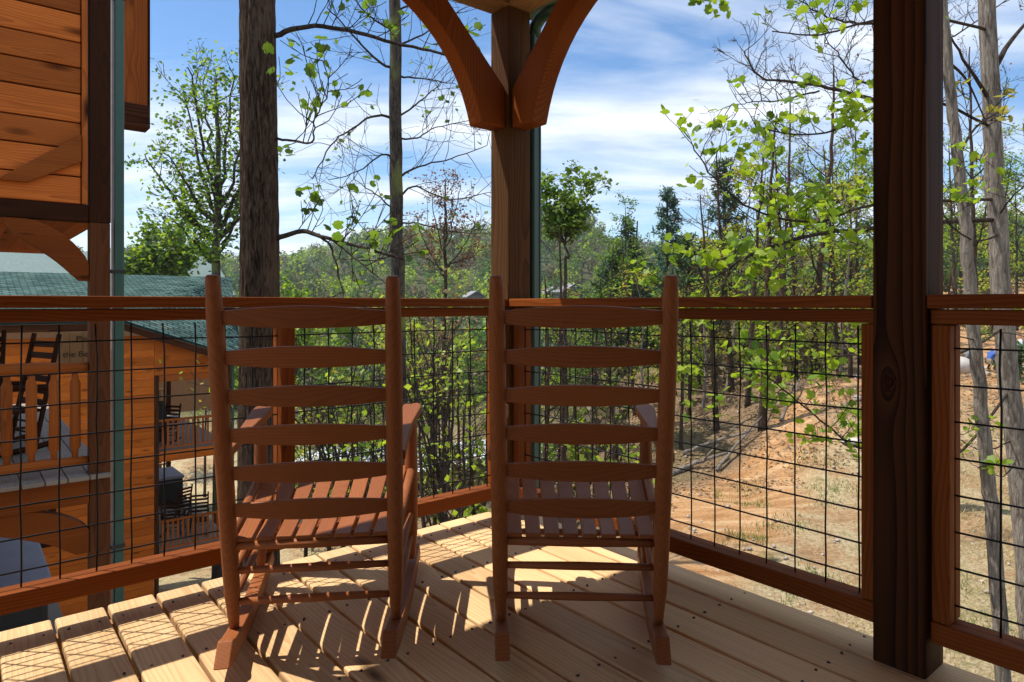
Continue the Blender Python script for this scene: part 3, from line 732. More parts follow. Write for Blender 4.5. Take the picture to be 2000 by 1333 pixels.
# a further pale-roofed house behind it
def house(label, x, y, w, d, h, rz, wallc, roofc, name='house'):
    z = gz(x, y) - .3
    o = thing(name, label, 'house', (x, y, z), rz)
    wm = plain('wall_' + name + str(round(x)), wallc, .8); rm = plain('roof_' + name + str(round(x)), roofc, .8)
    build(MB().box(-w/2, w/2, -d/2, d/2, 0, h), 'wall', wm, o)
    rf = MB(); ov = .5
    for sgn in (-1, 1):
        rf.prism([(0, h + w*.26 + .15), (sgn*(w/2 + ov), h - .2), (sgn*(w/2 + ov), h - .02), (0, h + w*.26 + .35)][::sgn], 'y', -d/2 - ov, d/2 + ov)
    rf.v = [(x_, y_, z_) for x_, y_, z_ in rf.v]; build(rf, 'roof', rm, o)
    build(MB().prism([(-w/2, h), (w/2, h), (0, h + w*.26)], 'y', -d/2 + .01, d/2 - .01), 'gable', wm, o)
    gm = plain('dark_glass', (.03, .035, .04), .15)
    for k in range(3): build(MB().box(-w*.38 + k*w*.28, -w*.38 + k*w*.28 + w*.17, -d/2 - .05, -d/2 + .05, h*.4, h*.75), 'window', gm, o)
    return o
hx = px(60, 540, 33)
ho = house('house with pale teal roof beyond the green-roofed cabin at the far left', hx.x, hx.y, 7, 16, 6.0, PRZ + R(90), (.25, .12, .05), (.13, .19, .185)); ho.location.z = 1.04 + 2.35 - 6 - 7*.26
for (xx, yy, Y, w, lab, wc, rc) in ((947, 490, 330, 12, 'dark cabin on the far ridge just left of the corner post', (.12,.09,.08), (.08,.07,.07)),
                              (1088, 497, 340, 9, 'tiny cabin on the ridge right of the corner post', (.16,.11,.09), (.09,.08,.08)),
                              (1112, 570, 150, 5.5, 'low house with pale grey roof in the valley, right of the corner post', (.16,.14,.12), (.22,.225,.235)),
                              (1076, 574, 160, 5, 'small pale-roofed house in the valley beside the corner post downspout', (.15,.13,.11), (.20,.20,.21)),
                              (925, 580, 150, 3.6, 'small grey-roofed house in the valley between the two chairs', (.14,.12,.10), (.2,.2,.21))):
    q = px(xx, yy, Y); o = house(lab, q.x, q.y, w, w*.8, w*.33, R(25), wc, rc); o.location.z = q.z - w*.33
# ------------------------------------------------------------------ trees
B_GREY = bark('bark_grey', (.020, .013, .009), (.125, .088, .064), 1.0)
B_DARK = bark('bark_dark', (.025, .019, .016), (.10, .08, .068))
B_PALE = bark('bark_pale', (.115, .092, .074), (.33, .29, .25), .8)
B_TWIG = bark('bark_twig', (.030, .022, .018), (.10, .078, .064))
B_MOSS = bark('bark_lichen', (.03, .027, .022), (.13, .11, .095), 1.0, (.20, .24, .06))
L_BRIGHT = leafmat('leaf_bright', (.17, .28, .022), (.35, .46, .05), .55)
L_GREEN = leafmat('leaf_green', (.06, .14, .018), (.18, .29, .038), .5)
L_SHADE = leafmat('leaf_blue_green', (.045, .10, .035), (.13, .21, .05), .45)
L_YEL = leafmat('leaf_yellow', (.25, .24, .045), (.40, .36, .09), .5)
L_BROWN = leafmat('leaf_tan', (.17, .11, .07), (.30, .20, .13), .35)
L_PINE = leafmat('needles', (.026, .062, .034), (.075, .135, .055), .3)
L_FTAN = leafmat('far_tan', (.085, .072, .040), (.15, .125, .07), .3)
L_FOLIVE = leafmat('far_olive', (.055, .070, .028), (.12, .13, .05), .35)
L_BUD = leafmat('red_buds', (.16, .075, .06), (.28, .15, .11), .3)
STAR = [(math.cos(a) * r_, math.sin(a) * r_) for a, r_ in [(R(-90 + 36*i), (1.0 if i % 2 == 0 else .62)) for i in range(10)]]
LOBE = [(0, -.15), (.36, -.38), (.64, -.24), (.64, .0), (.82, .22), (.64, .46), (.50, .70), (.27, .72), (0, .94), (-.25, .70), (-.50, .72), (-.62, .44), (-.80, .24), (-.62, .02), (-.66, -.24), (-.34, -.38)]
def leaf_faces(nr, anchors, per, spread, size, shape='quad', flat=.5):
    """numpy cloud of leaf polygons around anchor points -> verts, faces"""
    A_ = np.repeat(np.array([tuple(a) for a in anchors], float), per, 0); n = len(A_)
    A_ = A_ + nr.normal(0, spread, (n, 3)) * np.array([1, 1, .8])
    nrm = nr.normal(0, 1, (n, 3)); nrm[:, 2] = np.abs(nrm[:, 2]) + flat; nrm /= np.linalg.norm(nrm, axis=1)[:, None]
    ref = nr.normal(0, 1, (n, 3)); x = np.cross(nrm, ref); x /= np.linalg.norm(x, axis=1)[:, None]; y = np.cross(nrm, x)
    sz = size * nr.uniform(.6, 1.35, n)[:, None]
    sh = {'quad': [(-.5, -.1), (0, -.55), (.5, .05), (.05, .6)], 'lobe': [(a * .55, b_ * .6) for a, b_ in LOBE], 'needle': [(-.05, -.6), (.13, -.4), (.05, .7), (-.12, .4)]}[shape]
    k = len(sh); vs = np.zeros((n, k, 3))
    for i, (u, w) in enumerate(sh): vs[:, i] = A_ + x * (u * sz) + y * (w * sz) + nrm * (sz * .18 * (u * u + .3 * w))
    return vs.reshape(-1, 3), np.arange(n * k).reshape(n, k)
def fast_mesh(name, vs, fs):
    me = bpy.data.meshes.new(name); n, k = fs.shape
    me.vertices.add(len(vs)); me.vertices.foreach_set('co', vs.astype(np.float32).ravel())
    me.loops.add(n * k); me.loops.foreach_set('vertex_index', fs.ravel().astype(np.int32))
    me.polygons.add(n); me.polygons.foreach_set('loop_start', np.arange(0, n * k, k, dtype=np.int32)); me.polygons.foreach_set('loop_total', np.full(n, k, np.int32))
    me.update(calc_edges=True); me.validate(); return me
def catmull(pts, per=5):
    pts = [Vector(p) for p in pts]; out = []
    for i in range(len(pts) - 1):
        a, b_, c, d = pts[max(i-1, 0)], pts[i], pts[i+1], pts[min(i+2, len(pts)-1)]
        for k in range(per):
            u = k / per
            out.append(.5 * ((2*b_) + (c - a)*u + (2*a - 5*b_ + 4*c - d)*u*u + (3*b_ - a - 3*c + d)*u**3))
    out.append(pts[-1]); return out
class Tree:
    def __init__(s, seed): s.r = random.Random(seed); s.nr = np.random.RandomState(seed); s.wood = MB(); s.br = MB(); s.first = True; s.tips = []; s.mids = []
    def limb(s, pts, r0, r1, n=7, smooth=5, wob=0.0):
        p = catmull(pts, smooth) if smooth else [Vector(q) for q in pts]
        if wob: p = [p[0]] + [q + Vector((s.r.gauss(0, wob), s.r.gauss(0, wob), s.r.gauss(0, wob*.5))) for q in p[1:]]
        m = len(p); (s.wood if s.first else s.br).tube(p, [r0 + (r1 - r0) * (i / (m - 1)) ** .85 for i in range(m)], n); s.first = False; return p
    def grow(s, p, d, L, r, lvl, wig=.25, up=.08, kids=(3, 5), ang=(30, 60), leafy=True, ratio=(.45, .7), minr=.004):
        n = max(3, min(8, int(L / .25) + 2)); pts = [Vector(p)]; d = Vector(d).normalized()
        for i in range(n):
            d = (d + Vector((s.r.gauss(0, wig), s.r.gauss(0, wig), s.r.gauss(0, wig*.7) + up)) * .5).normalized()
            pts.append(pts[-1] + d * (L / n))
        s.br.tube(pts, [max(minr, r * (1 - .72 * i / n)) for i in range(n + 1)], 5 if lvl > 0 else 3, cap=False)
        if lvl == 0:
            s.tips += pts[1:]; return
        s.tips.append(pts[-1])
        for k in range(s.r.randint(*kids)):
            f = s.r.uniform(.25, .98); i = min(n - 1, int(f * n)); q = pts[i].lerp(pts[i+1], f * n - i)
            ax = Vector((s.r.gauss(0,1), s.r.gauss(0,1), s.r.gauss(0,1))).normalized()
            dd = (pts[i+1] - pts[i]).normalized(); x = dd.cross(ax).normalized(); a = R(s.r.uniform(*ang))
            s.grow(q, dd * math.cos(a) + x * math.sin(a), L * s.r.uniform(*ratio) * (1.1 - .4*f), max(minr, r * (1 - .72*f) * .65), lvl - 1, wig, up, kids, ang, leafy, ratio, minr)
    def twigs(s, pts, every, L, lvl, r, upb=.3, a0=.2, **kw):
        for i in range(int(len(pts) * a0), len(pts)):
            if s.r.random() < every:
                d = (pts[min(i+1, len(pts)-1)] - pts[max(i-1, 0)]).normalized()
                x = Vector((s.r.gauss(0,1), s.r.gauss(0,1), s.r.gauss(0,1) + upb)); x = (x - d * x.dot(d)).normalized()
                s.grow(pts[i], d * .55 + x, L * s.r.uniform(.5, 1.2), r, lvl, **kw)
    def finish(s, name, label, cat, mat, base, leaf=None, group=None):
        """leaf: list of (mat, per, spread, size, shape, fraction, objects?)"""
        o = thing(name, label, cat, base, 0, group); b_ = Vector(base)
        for nm_, src, mt_ in (('trunk', s.wood, mat), ('branches', s.br, B_TWIG)):
            if not src.v: continue
            w = MB(); w.v = [(x - b_.x, y - b_.y, z - b_.z) for x, y, z in src.v]; w.f = src.f
            q_ = link(nm_, w.mesh(nm_, True), mt_, o)
            if nm_ == 'branches': q_['kind'] = 'stuff'
        for (lm, per, spread, size, shape, frac, singles) in (leaf or []):
            tp = [t_ for t_ in s.tips if s.r.random() < frac]
            if not tp: continue
            vs, fs = leaf_faces(s.nr, [t_ - b_ for t_ in tp], per, spread, size, shape)
            if singles:
                k = fs.shape[1]; sel = s.nr.permutation(len(fs))[:singles]
                for i in sel:                                         # near leaves: each one an object sharing one blade
                    q = vs[fs[i]]; c = q[0]; y = q[8] - q[0]; ln = np.linalg.norm(y); y = y / ln; x = q[5] - q[11]; x = x - y * x.dot(y); x /= np.linalg.norm(x)
                    z = np.cross(x, y); lo_ = link('leaf', BLADE, None, o)
                    if lo_.data.materials[0] is not lm:
                        lo_.material_slots[0].link = 'OBJECT'; lo_.material_slots[0].material = lm
                    lo_.matrix_local = Matrix(((x[0], y[0], z[0], c[0]), (x[1], y[1], z[1], c[1]), (x[2], y[2], z[2], c[2]), (0, 0, 0, 1))) @ Matrix.Scale(ln, 4)
                keep = np.setdiff1d(np.arange(len(fs)), sel)
                if not len(keep): continue
                vs = vs[fs[keep]].reshape(-1, 3); fs = np.arange(len(vs)).reshape(-1, k)
                c_ = link('crown', fast_mesh('crown', vs, fs), lm, o); c_['kind'] = 'stuff'
            else:
                c_ = link('crown', fast_mesh('crown', vs, fs), lm, o); c_['kind'] = 'stuff'
        return o
bl = MB(); bl.v = [(0, .42, .02)] + [(u * .9, (w + .15) / 1.15, -.10 * u * u - .06 * w) for u, w in LOBE]
for i in range(16): bl.f.append((0, 1 + i, 1 + (i + 1) % 16))
BLADE = bl.mesh('leaf_blade'); BLADE.materials.append(L_BRIGHT)

# 1 big trunk behind the left railing
T = Tree(1); Y1 = 7.0
g0 = px(506, 595, Y1); base = (g0.x + .03, Y1, gz(g0.x, Y1) - .1)
pp = catmull([base, px(505, 1000, Y1), px(507, 600, Y1), px(506, 300, Y1), px(503, 0, Y1), px(500, -350, Y1)], 44)
na, m_ = 84, len(pp)
for i, q in enumerate(pp):                                       # furrowed bark as real ridges
    r_ = .215 + (.165 - .215) * i / m_; z = q.z
    for k in range(na):
        a = 2 * math.pi * k / na
        w1 = math.sin(15*a + 2.2*math.sin(z*3.1 + 2*a) + 1.3*math.sin(z*7.7)); w2 = math.sin(27*a - 2.5*math.sin(z*4.3 + 3*a) + z*2)
        w3 = math.sin(z*23 + 5*math.sin(3*a + z)) * math.sin(9*a + z*5)
        rr_ = r_ * (1 + .022*w1*abs(w1) + .016*w2 + .010*w3 + .012*math.sin(3*a + z))
        T.wood.v.append((q.x + math.cos(a)*rr_, q.y + math.sin(a)*rr_, z))
for i in range(m_ - 1):
    for k in range(na): T.wood.f.append((i*na + k, i*na + (k+1) % na, (i+1)*na + (k+1) % na, (i+1)*na + k))
T.first = False
kz = px(518, 238, Y1)

for (pl, r0) in (([(538, 70, 7.0), (600, 52, 6.9), (680, 60, 6.8), (770, 84, 6.7), (860, 104, 6.6), (955, 135, 6.5)], .030),
                 ([(540, 272, 7.0), (575, 276, 6.8), (612, 278, 6.6), (613, 240, 6.6), (640, 180, 6.6), (632, 120, 6.6)], .014),
                 ([(540, 467, 7.0), (590, 452, 6.8), (640, 466, 6.6), (700, 482, 6.5), (790, 508, 6.3)], .030),
                 ([(622, 458, 6.7), (650, 490, 6.6), (662, 545, 6.5), (676, 600, 6.4)], .014),
                 ([(645, 466, 6.6), (700, 510, 6.3), (765, 565, 6.0)], .011)):
    p = T.limb([px(*q) for q in pl], r0, r0 * .32, 8, 5, .006)
    T.twigs(p, .55, .55, 1, .006, upb=.9, wig=.3, up=.2, kids=(2, 4))
T.finish('tulip_tree', 'thick grey trunk with leafy side twigs standing behind the left chair', 'tree', B_GREY, base,
         [(L_GREEN, 1, .05, .115, 'lobe', .26, 210), (L_SHADE, 1, .05, .10, 'lobe', .16, 80)])

# 2 slender trunk with drooping bare branches
T = Tree(2); Y2 = 12.0
g0 = px(775, 595, Y2); base = (g0.x, Y2, gz(g0.x, Y2) - .1)
T.limb([base, px(782, 900, Y2), px(777, 560, Y2), px(774, 300, Y2), px(771, 0, Y2), px(768, -350, Y2)], .155, .09, 14, 6, .012)
for (pl, r0) in (([(772, 135, 12), (735, 118, 11.8), (690, 70, 11.6), (640, 15, 11.4)], .03), ([(772, 232, 12), (735, 226, 11.8), (690, 250, 11.5), (645, 285, 11.3), (610, 350, 11)], .028),
                 ([(770, 310, 12), (745, 303, 11.8), (700, 335, 11.6), (640, 352, 11.4)], .022), ([(778, 230, 12), (830, 190, 12.2), (860, 165, 12.3)], .022),
                 ([(780, 272, 12), (815, 270, 12.2), (850, 250, 12.3), (925, 235, 12.5)], .022), ([(782, 345, 12), (820, 325, 12.2), (880, 310, 12.4), (950, 285, 12.5)], .024),
                 ([(783, 380, 12), (815, 365, 12.2), (880, 390, 12.4), (955, 375, 12.6)], .022), ([(783, 150, 12), (830, 155, 12.2), (890, 165, 12.4)], .02),
                 ([(783, 435, 12), (830, 440, 12.2), (890, 455, 12.4), (960, 455, 12.6)], .018), ([(768, 410, 12), (735, 380, 11.8), (690, 350, 11.6)], .018),
                 ([(768, 60, 12), (720, 30, 11.8), (660, -40, 11.5)], .024), ([(776, 90, 12), (840, 60, 12.3), (900, 20, 12.5)], .022), ([(779, 20, 12), (850, -10, 12.3), (900, -60, 12.5)], .02)):
    p = T.limb([px(*q) for q in pl], r0, r0 * .3, 6, 5, .012)
    T.twigs(p, .8, 1.0, 1, .007, upb=.1, wig=.35, up=.12, kids=(2, 4), minr=.0035)
T.finish('bare_tree', 'slender dark trunk with curving, mostly bare branches above the left chair', 'tree', B_MOSS, base,
         [(L_GREEN, 1, .06, .11, 'lobe', .055, 90), (L_SHADE, 1, .06, .09, 'quad', .05, 0)])

# 3 tall leafy tree behind the green-roofed cabin
def airy(seed, name, label, x, Y, ybase, ytop, limbs, mats, r0, bk, per=9, spread=.22, size=.20, group=None, lvl=2, a0=.55):
    T = Tree(seed); g0 = px(x, 595, Y); base = (g0.x, Y, min(gz(g0.x, Y), px(x, ybase, Y).z) - .1)
    top = px(x, ytop, Y)
    tr = T.limb([base, px(x, ybase, Y), px(x + 2, (ybase + ytop) / 2, Y), top], r0, r0 * .2, 10, 6, .03)
    for (x0, y0, x1, y1, dy) in limbs:
        a, b_ = px(x0, y0, Y), px(x1, y1, Y + dy); mid = a.lerp(b_, .5) + Vector((0, 0, -.06 * (b_ - a).length))
        p = T.limb([a, mid, b_], r0 * .4, r0 * .1, 6, 6, .04)
        T.twigs(p, .8, (b_ - a).length * .26, lvl - 1, r0 * .09, upb=.4, wig=.3, up=.12, kids=(3, 5), minr=.008)
    T.twigs(tr, .6, (top.z - base[2]) * .09, lvl - 1, r0 * .1, a0=a0, upb=.3, kids=(3, 5), minr=.008)
    return T.finish(name, label, 'tree', bk, base, [(m_, per, spread, size, 'quad', f_, 0) for m_, f_ in mats], group)
airy(3, 'leafy_tree', 'tall spreading green tree behind the teal roof, left of the thick trunk', 424, 22, 540, 150,
     [(424, 520, 340, 420, 1), (424, 440, 325, 300, -1), (424, 470, 320, 360, .5), (424, 430, 360, 190, 1), (424, 400, 370, 130, -1), (426, 420, 455, 150, 1), (426, 430, 480, 260, -1), (424, 500, 470, 400, 1), (424, 380, 400, 150, 2), (424, 480, 280, 300, 1), (424, 510, 380, 470, -2), (426, 460, 520, 200, 1), (426, 470, 540, 330, 2)],
     [(L_GREEN, .33), (L_BRIGHT, .28), (L_SHADE, .22)], .20, B_MOSS, 3, .22, .125)
airy(4, 'leafy_tree', 'short bushy tree with blue-green leaves just above the teal roof', 310, 34, 560, 470,
     [(310, 560, 270, 480, 1), (310, 550, 350, 470, -1), (310, 540, 300, 455, 0), (312, 555, 380, 500, 1), (310, 560, 260, 520, 0)], [(L_SHADE, .8), (L_BRIGHT, .5)], .14, B_DARK, 5, .3, .22)
# 4 small heart-shaped tree right of the corner post
airy(5, 'small_leafy_tree', 'small tree with bare leaning stem and round green crown, right of the corner post', 1105, 20, 560, 440,
     [(1104, 478, 1062, 375, .5), (1104, 470, 1140, 345, -.5), (1105, 465, 1085, 350, 0), (1106, 460, 1165, 360, .5), (1103, 480, 1050, 400, -.4), (1105, 465, 1120, 365, .4), (1103, 475, 1050, 350, .6), (1104, 478, 1150, 410, -.6)],
     [(L_GREEN, .5), (L_SHADE, .5)], .075, B_DARK, 2, .12, .13, a0=.93)
# 5 conifers
def pine(seed, name, label, x, Y, ytop, h, mat=L_PINE, wide=.24, group=None, lean=0, dens=1.0):
    T = Tree(seed); tp = px(x, ytop, Y); bz = tp.z - h; base = (tp.x, Y, bz)
    T.limb([base, (tp.x + lean*.5, Y, bz + h*.5), tuple(tp)], h*.014, h*.003, 7, 5)
    n = int(h * 12 * dens)
    for i in range(n):
        f = (i + T.r.random()) / n
        if f < .16: continue
        z = bz + h * f; L = h * wide * (1.03 - f) ** .9 * T.r.uniform(.35, 1.15) + .2
        a = T.r.uniform(0, 6.283); d = Vector((math.cos(a), math.sin(a), .05 + .75 * f + T.r.uniform(-.1, .15)))
        p0 = Vector((tp.x + lean * f, Y, z)); p = [p0, p0 + d * L * .5 + Vector((0, 0, -.05*L)), p0 + d * L + Vector((0, 0, .05*L))]
        T.br.tube(p, [.02, .014, .006], 3, cap=False)
        for j in range(max(3, int(L * 5))): T.tips.append(p0.lerp(p[2], .25 + .75 * T.r.random() ** .8))
    return T.finish(name, label, 'tree', B_DARK, base, [(mat, 7, .13, .34, 'needle', 1.0, 0)], group)
pine(6, 'pine_tree', 'tall blue-green pine with pointed top right of the corner post', 1303, 44, 376, 20, wide=.20, mat=leafmat('needles_blue', (.035, .085, .07), (.09, .17, .12), .3))
pine(7, 'pine_tree', 'shorter pine leaning just left of the tall pointed pine', 1245, 44, 432, 15, wide=.17, lean=-.6)
pine(8, 'pine_tree', 'broad low pine below the tall pointed pine, above the right chair', 1205, 34, 498, 11, wide=.34)
pine(9, 'pine_tree', 'dark pine standing behind the bright maple leaves', 1415, 40, 320, 19, wide=.20)
pine(10, 'pine_tree', 'wide dark pine filling the gap beside the right chair post', 1345, 36, 470, 12, wide=.34)
pine(12, 'pine_tree', 'dark bushy evergreen low at the far right edge of the picture', 1985, 22, 690, 3.6, wide=.42)

# 6 near maple on the right with bright leaves reaching across
T = Tree(20); Y6 = 8.6
g0 = px(1960, 700, Y6); base = tuple(px(2015, 1120, Y6)); base = (base[0], base[1], gz(base[0], base[1]) - .1)
T.limb([base, px(1992, 940, Y6), px(1968, 720, Y6), px(1950, 480, Y6), px(1938, 240, Y6), px(1926, 0, Y6), px(1915, -300, Y6)], .135, .09, 16, 6, .008)
LM = [([(1948, 430, 8.6), (1820, 436, 8.0), (1690, 448, 7.4), (1600, 457, 7.0), (1520, 478, 6.7), (1440, 512, 6.5), (1418, 545, 6.4), (1410, 585, 6.4)], .030),
      ([(1440, 512, 6.5), (1385, 548, 6.4), (1300, 572, 6.3)], .011),
      ([(1945, 390, 8.6), (1800, 395, 7.8), (1685, 405, 7.2), (1610, 432, 7.0), (1530, 428, 6.8), (1455, 400, 6.6), (1395, 350, 6.5), (1352, 285, 6.4)], .020),
      ([(1940, 250, 8.6), (1800, 190, 7.8), (1690, 218, 7.2), (1640, 252, 7.0), (1560, 264, 6.8), (1478, 248, 6.6)], .020),
      ([(1930, 60, 8.6), (1800, 30, 7.8), (1690, 45, 7.2), (1600, 68, 7.0), (1510, 62, 6.8)], .020),
      ([(1930, -50, 8.6), (1700, -30, 7.5), (1500, -20, 7.0), (1380, 4, 6.8)], .018),
      ([(1965, 640, 8.6), (1850, 700, 8.0), (1740, 690, 7.6), (1600, 700, 7.2), (1480, 720, 6.9), (1330, 745, 6.6)], .016),
      ([(1975, 760, 8.6), (1850, 900, 7.8), (1690, 880, 7.2), (1620, 835, 7.0), (1540, 770, 6.8), (1500, 735, 6.7)], .018),
      ([(1950, 460, 8.6), (1900, 470, 7.6), (1850, 430, 7.0), (1835, 380, 6.8)], .014), ([(1950, 420, 8.6), (1985, 380, 7.8), (2030, 330, 7.4)], .014),
      ([(1975, 860, 8.6), (1920, 880, 8.0), (1860, 850, 7.6)], .010), ([(1985, 900, 8.6), (1960, 930, 8.0), (1910, 915, 7.6)], .010),
      ([(1936, 200, 8.6), (1890, 130, 8.4), (1850, 60, 8.2)], .030), ([(1938, 140, 8.6), (1975, 80, 8.8), (2040, 10, 9)], .045)]
for i, (pl, r0) in enumerate(LM):
    p = T.limb([px(*q) for q in pl], r0, r0 * .3, 7, 5, .008)
    if i < 12: T.twigs(p, (.95 if i in (0, 1, 2, 3, 6, 7) else .62) if i not in (9, 10, 11) else .45, .44, 1, .005, upb=.6, a0=.25 if i not in (8, 9, 10, 11) else .45, wig=.3, up=.1, kids=(1, 3), minr=.003)
for q in range(14): T.tips.append(px(1362 + 4 * q, 4 + (q * 7) % 16, 6.8))
T.finish('maple_tree', 'thick pale-grey trunk at far right whose leafy limbs reach left past the dark post', 'tree', B_PALE, base,
         [(L_BRIGHT, 2, .07, .104, 'lobe', .46, 170), (L_GREEN, 1, .06, .108, 'lobe', .42, 130)])
# 7 thin pale trunk crossing the right panel
T = Tree(21); Y7 = 7.6
b0 = px(1962, 1218, Y7); base = (b0.x, b0.y, gz(b0.x, b0.y) - .1)
T.limb([base, px(1940, 1030, Y7), px(1922, 860, Y7), px(1902, 640, Y7), px(1886, 450, Y7), px(1868, 290, Y7), px(1848, 100, Y7), px(1838, -120, Y7), px(1830, -350, Y7)], .080, .046, 12, 6, .008)
p = T.limb([px(1870, 310, 7.6), px(1905, 250, 7.8), px(1960, 215, 8)], .02, .006); T.twigs(p, .5, .5, 1, .005)
p = T.limb([px(1905, 665, 7.6), px(1850, 655, 7.2), px(1800, 665, 7)], .009, .004); p = T.limb([px(1905, 655, 7.6), px(1960, 650, 7.4), px(2010, 660, 7.2)], .009, .004)
p = T.limb([px(1850, 120, 7.6), px(1890, 160, 7.9), px(1930, 250, 8.2)], .02, .006)
T.finish('young_tree', 'thin pale leaning trunk crossing the wire panel right of the dark post', 'tree', B_PALE, base, [(L_YEL, 1, .05, .11, 'lobe', .3, 12)])
# bare tree behind the dark post, limbs against the sky
T = Tree(22); Yb = 14.0
b0 = px(1752, 900, Yb); base = (b0.x, b0.y, gz(b0.x, b0.y) - .1)
T.limb([base, px(1752, 560, Yb), px(1748, 300, Yb), px(1745, 60, Yb), px(1742, -250, Yb)], .17, .08, 12, 6, .02)
for (pl, r0) in (([(1748, 215, 14), (1690, 192, 13.8), (1620, 172, 13.5), (1540, 160, 13.2), (1480, 150, 13), (1455, 100, 12.8)], .05), ([(1600, 178, 13.4), (1530, 195, 13.2), (1470, 200, 13), (1430, 205, 12.8)], .022),
                 ([(1745, 60, 14), (1690, 45, 13.7), (1640, 42, 13.4), (1590, 20, 13.2), (1565, 0, 13)], .035), ([(1748, 180, 14), (1680, 160, 13.7), (1640, 110, 13.5), (1610, 80, 13.3)], .03),
                 ([(1745, 120, 14), (1800, 90, 14.3), (1880, 60, 14.8), (1990, -20, 15)], .035), ([(1748, 260, 14), (1840, 200, 14.4), (1900, 180, 14.8)], .03)):
    p = T.limb([px(*q) for q in pl], r0, r0 * .25, 6, 5, .02); T.twigs(p, .85, .9, 2, .010, upb=.5, wig=.35, up=.12, kids=(2, 4), minr=.004)
T.finish('bare_tree', 'bare-branched tree behind the dark post spreading twigs against the blue sky', 'tree', B_GREY, base, [(L_BUD, 1, .03, .05, 'quad', .08, 0)])

# redbud and tan bush in the middle distance
airy(30, 'budding_tree', 'thin reddish budding tree between slender trunk and corner post', 868, 26, 560, 350,
     [(868, 540, 810, 420, 1), (868, 530, 930, 440, -1), (868, 500, 840, 370, .5), (868, 500, 900, 360, -.5), (868, 520, 950, 480, 1), (868, 470, 870, 350, 0), (868, 530, 800, 470, 1)],
     [(L_BUD, .75), (L_BROWN, .25)], .10, B_GREY, 2, .16, .09)
def shrub(seed, label, x, y, Y, w, h, mats, name='shrub', n=26, per=9, size=.14, bk=B_DARK, zb=None):
    T = Tree(seed); q = px(x, y, Y); top = q.z; bz = top - h; base = (q.x, Y, bz)
    for k in range(n):
        a = T.r.uniform(0, 6.283); d = Vector((math.cos(a) * T.r.uniform(.1, .9) * w / h, math.sin(a) * T.r.uniform(.1, .9) * w / h, 1))
        T.grow(base, d, h * T.r.uniform(.55, 1.0) * .95, .035, 2, .22, .06, (2, 4), (25, 60), True, (.3, .5), .005)
    return T.finish(name, label, 'shrub', bk, base, [(m_, per, h * .035, size, 'quad', f_, 0) for m_, f_ in mats])
shrub(40, 'tan leafless bush below the budding tree above the rail', 845, 505, 24, 2.2, 6.5, [(L_BROWN, .4)], n=14, per=3, size=.12, bk=B_PALE)
shrub(41, 'bright yellow-green bush above the rail between slender trunk and corner post', 860, 528, 17, 1.7, 5.5, [(L_BRIGHT, .30)], n=9, per=2, size=.13)
shrub(42, 'loose yellow-green bush above the rail between thick and slender trunks', 660, 520, 20, 2.6, 6.8, [(L_BRIGHT, .24), (L_YEL, .10)], n=12, per=2, size=.14)
shrub(43, 'round bright green bush beside the thick trunk above the rail', 570, 530, 36, 2.6, 7, [(L_BRIGHT, .5), (L_GREEN, .4)], n=12, per=4, size=.2)
shrub(44, 'fresh green sapling seen through the mesh between the two chairs', 870, 640, 12, 1.1, 5.0, [(L_BRIGHT, .17)], n=7, per=2, size=.13)
shrub(45, 'small green sapling behind the mesh beside the left chair arm', 715, 655, 13, 1.3, 4.6, [(L_BRIGHT, .13), (L_GREEN, .11)], n=7, per=2, size=.13)
shrub(46, 'low green shrub at the edge of the wood behind the right chair', 1180, 745, 15, 1.5, 3.6, [(L_GREEN, .18), (L_BRIGHT, .10)], n=9, per=2, size=.13)
shrub(47, 'yellow-green undergrowth bush behind the right panel above the rail', 1580, 555, 24, 2.2, 5.4, [(L_BRIGHT, .35), (L_YEL, .2)], n=12, per=3, size=.16)

# ------------------------------------------------------------------ the wood: a few tree shapes copied as individuals
def proto(seed, h, kind):
    T = Tree(seed); r0 = h * (.0105 if kind != 'bare' else .0115); lean = T.r.uniform(-.05, .05) * h
    tr = T.limb([(0, 0, 0), (lean*.3 + T.r.uniform(-.1, .1), 0, h*.35), (lean*.6, T.r.uniform(-.3, .3), h*.7), (lean, 0, h)], r0, r0*.15, 8, 7, .02)
    n = 15 if kind == 'bare' else 17
    for i in range(n):
        f = T.r.uniform(.30 if kind != 'under' else .15, .97); k = int(f * (len(tr) - 1)); a = T.r.uniform(0, 6.283)
        L = h * .23 * (1.2 - f) * T.r.uniform(.6, 1.2) + .5
        T.grow(tr[k], (math.cos(a), math.sin(a), .75), L, r0 * .42 * (1.1 - f), 2, .25, .12, (3, 4), (28, 58), True, (.4, .65), .008)
    root = thing('wood_tree', 'x', 'tree')
    link('branches', T.br.mesh('branches', True), B_TWIG, root)['kind'] = 'stuff'
    w = link('trunk', T.wood.mesh('trunk', True), {'bare': B_GREY, 'leaf': B_GREY, 'dark': B_DARK, 'under': B_PALE}[kind], root)
    fr_ = {'bare': [(L_BUD, 1, .10, .10, .25)], 'leaf': [(L_BRIGHT, 2, .20, .15, .44), (L_GREEN, 2, .20, .15, .30)], 'dark': [(L_GREEN, 2, .22, .17, .5), (L_SHADE, 2, .2, .16, .4)], 'under': [(L_YEL, 2, .16, .12, .35), (L_BRIGHT, 2, .16, .12, .34)]}[kind]
    for (m_, per, spd, size, f_) in fr_:
        tp = [q for q in T.tips if T.r.random() < f_]
        vs, fs = leaf_faces(T.nr, tp, per, spd, size); link('crown', fast_mesh('crown', vs, fs), m_, root)['kind'] = 'stuff'
    return root
PRO = {k: [proto(sd_, h_, k) for sd_, h_ in lst] for k, lst in {'bare': [(50, 15), (51, 18)], 'leaf': [(52, 14), (53, 17)], 'dark': [(54, 15)], 'under': [(55, 7), (56, 9)]}.items()}
used = set()
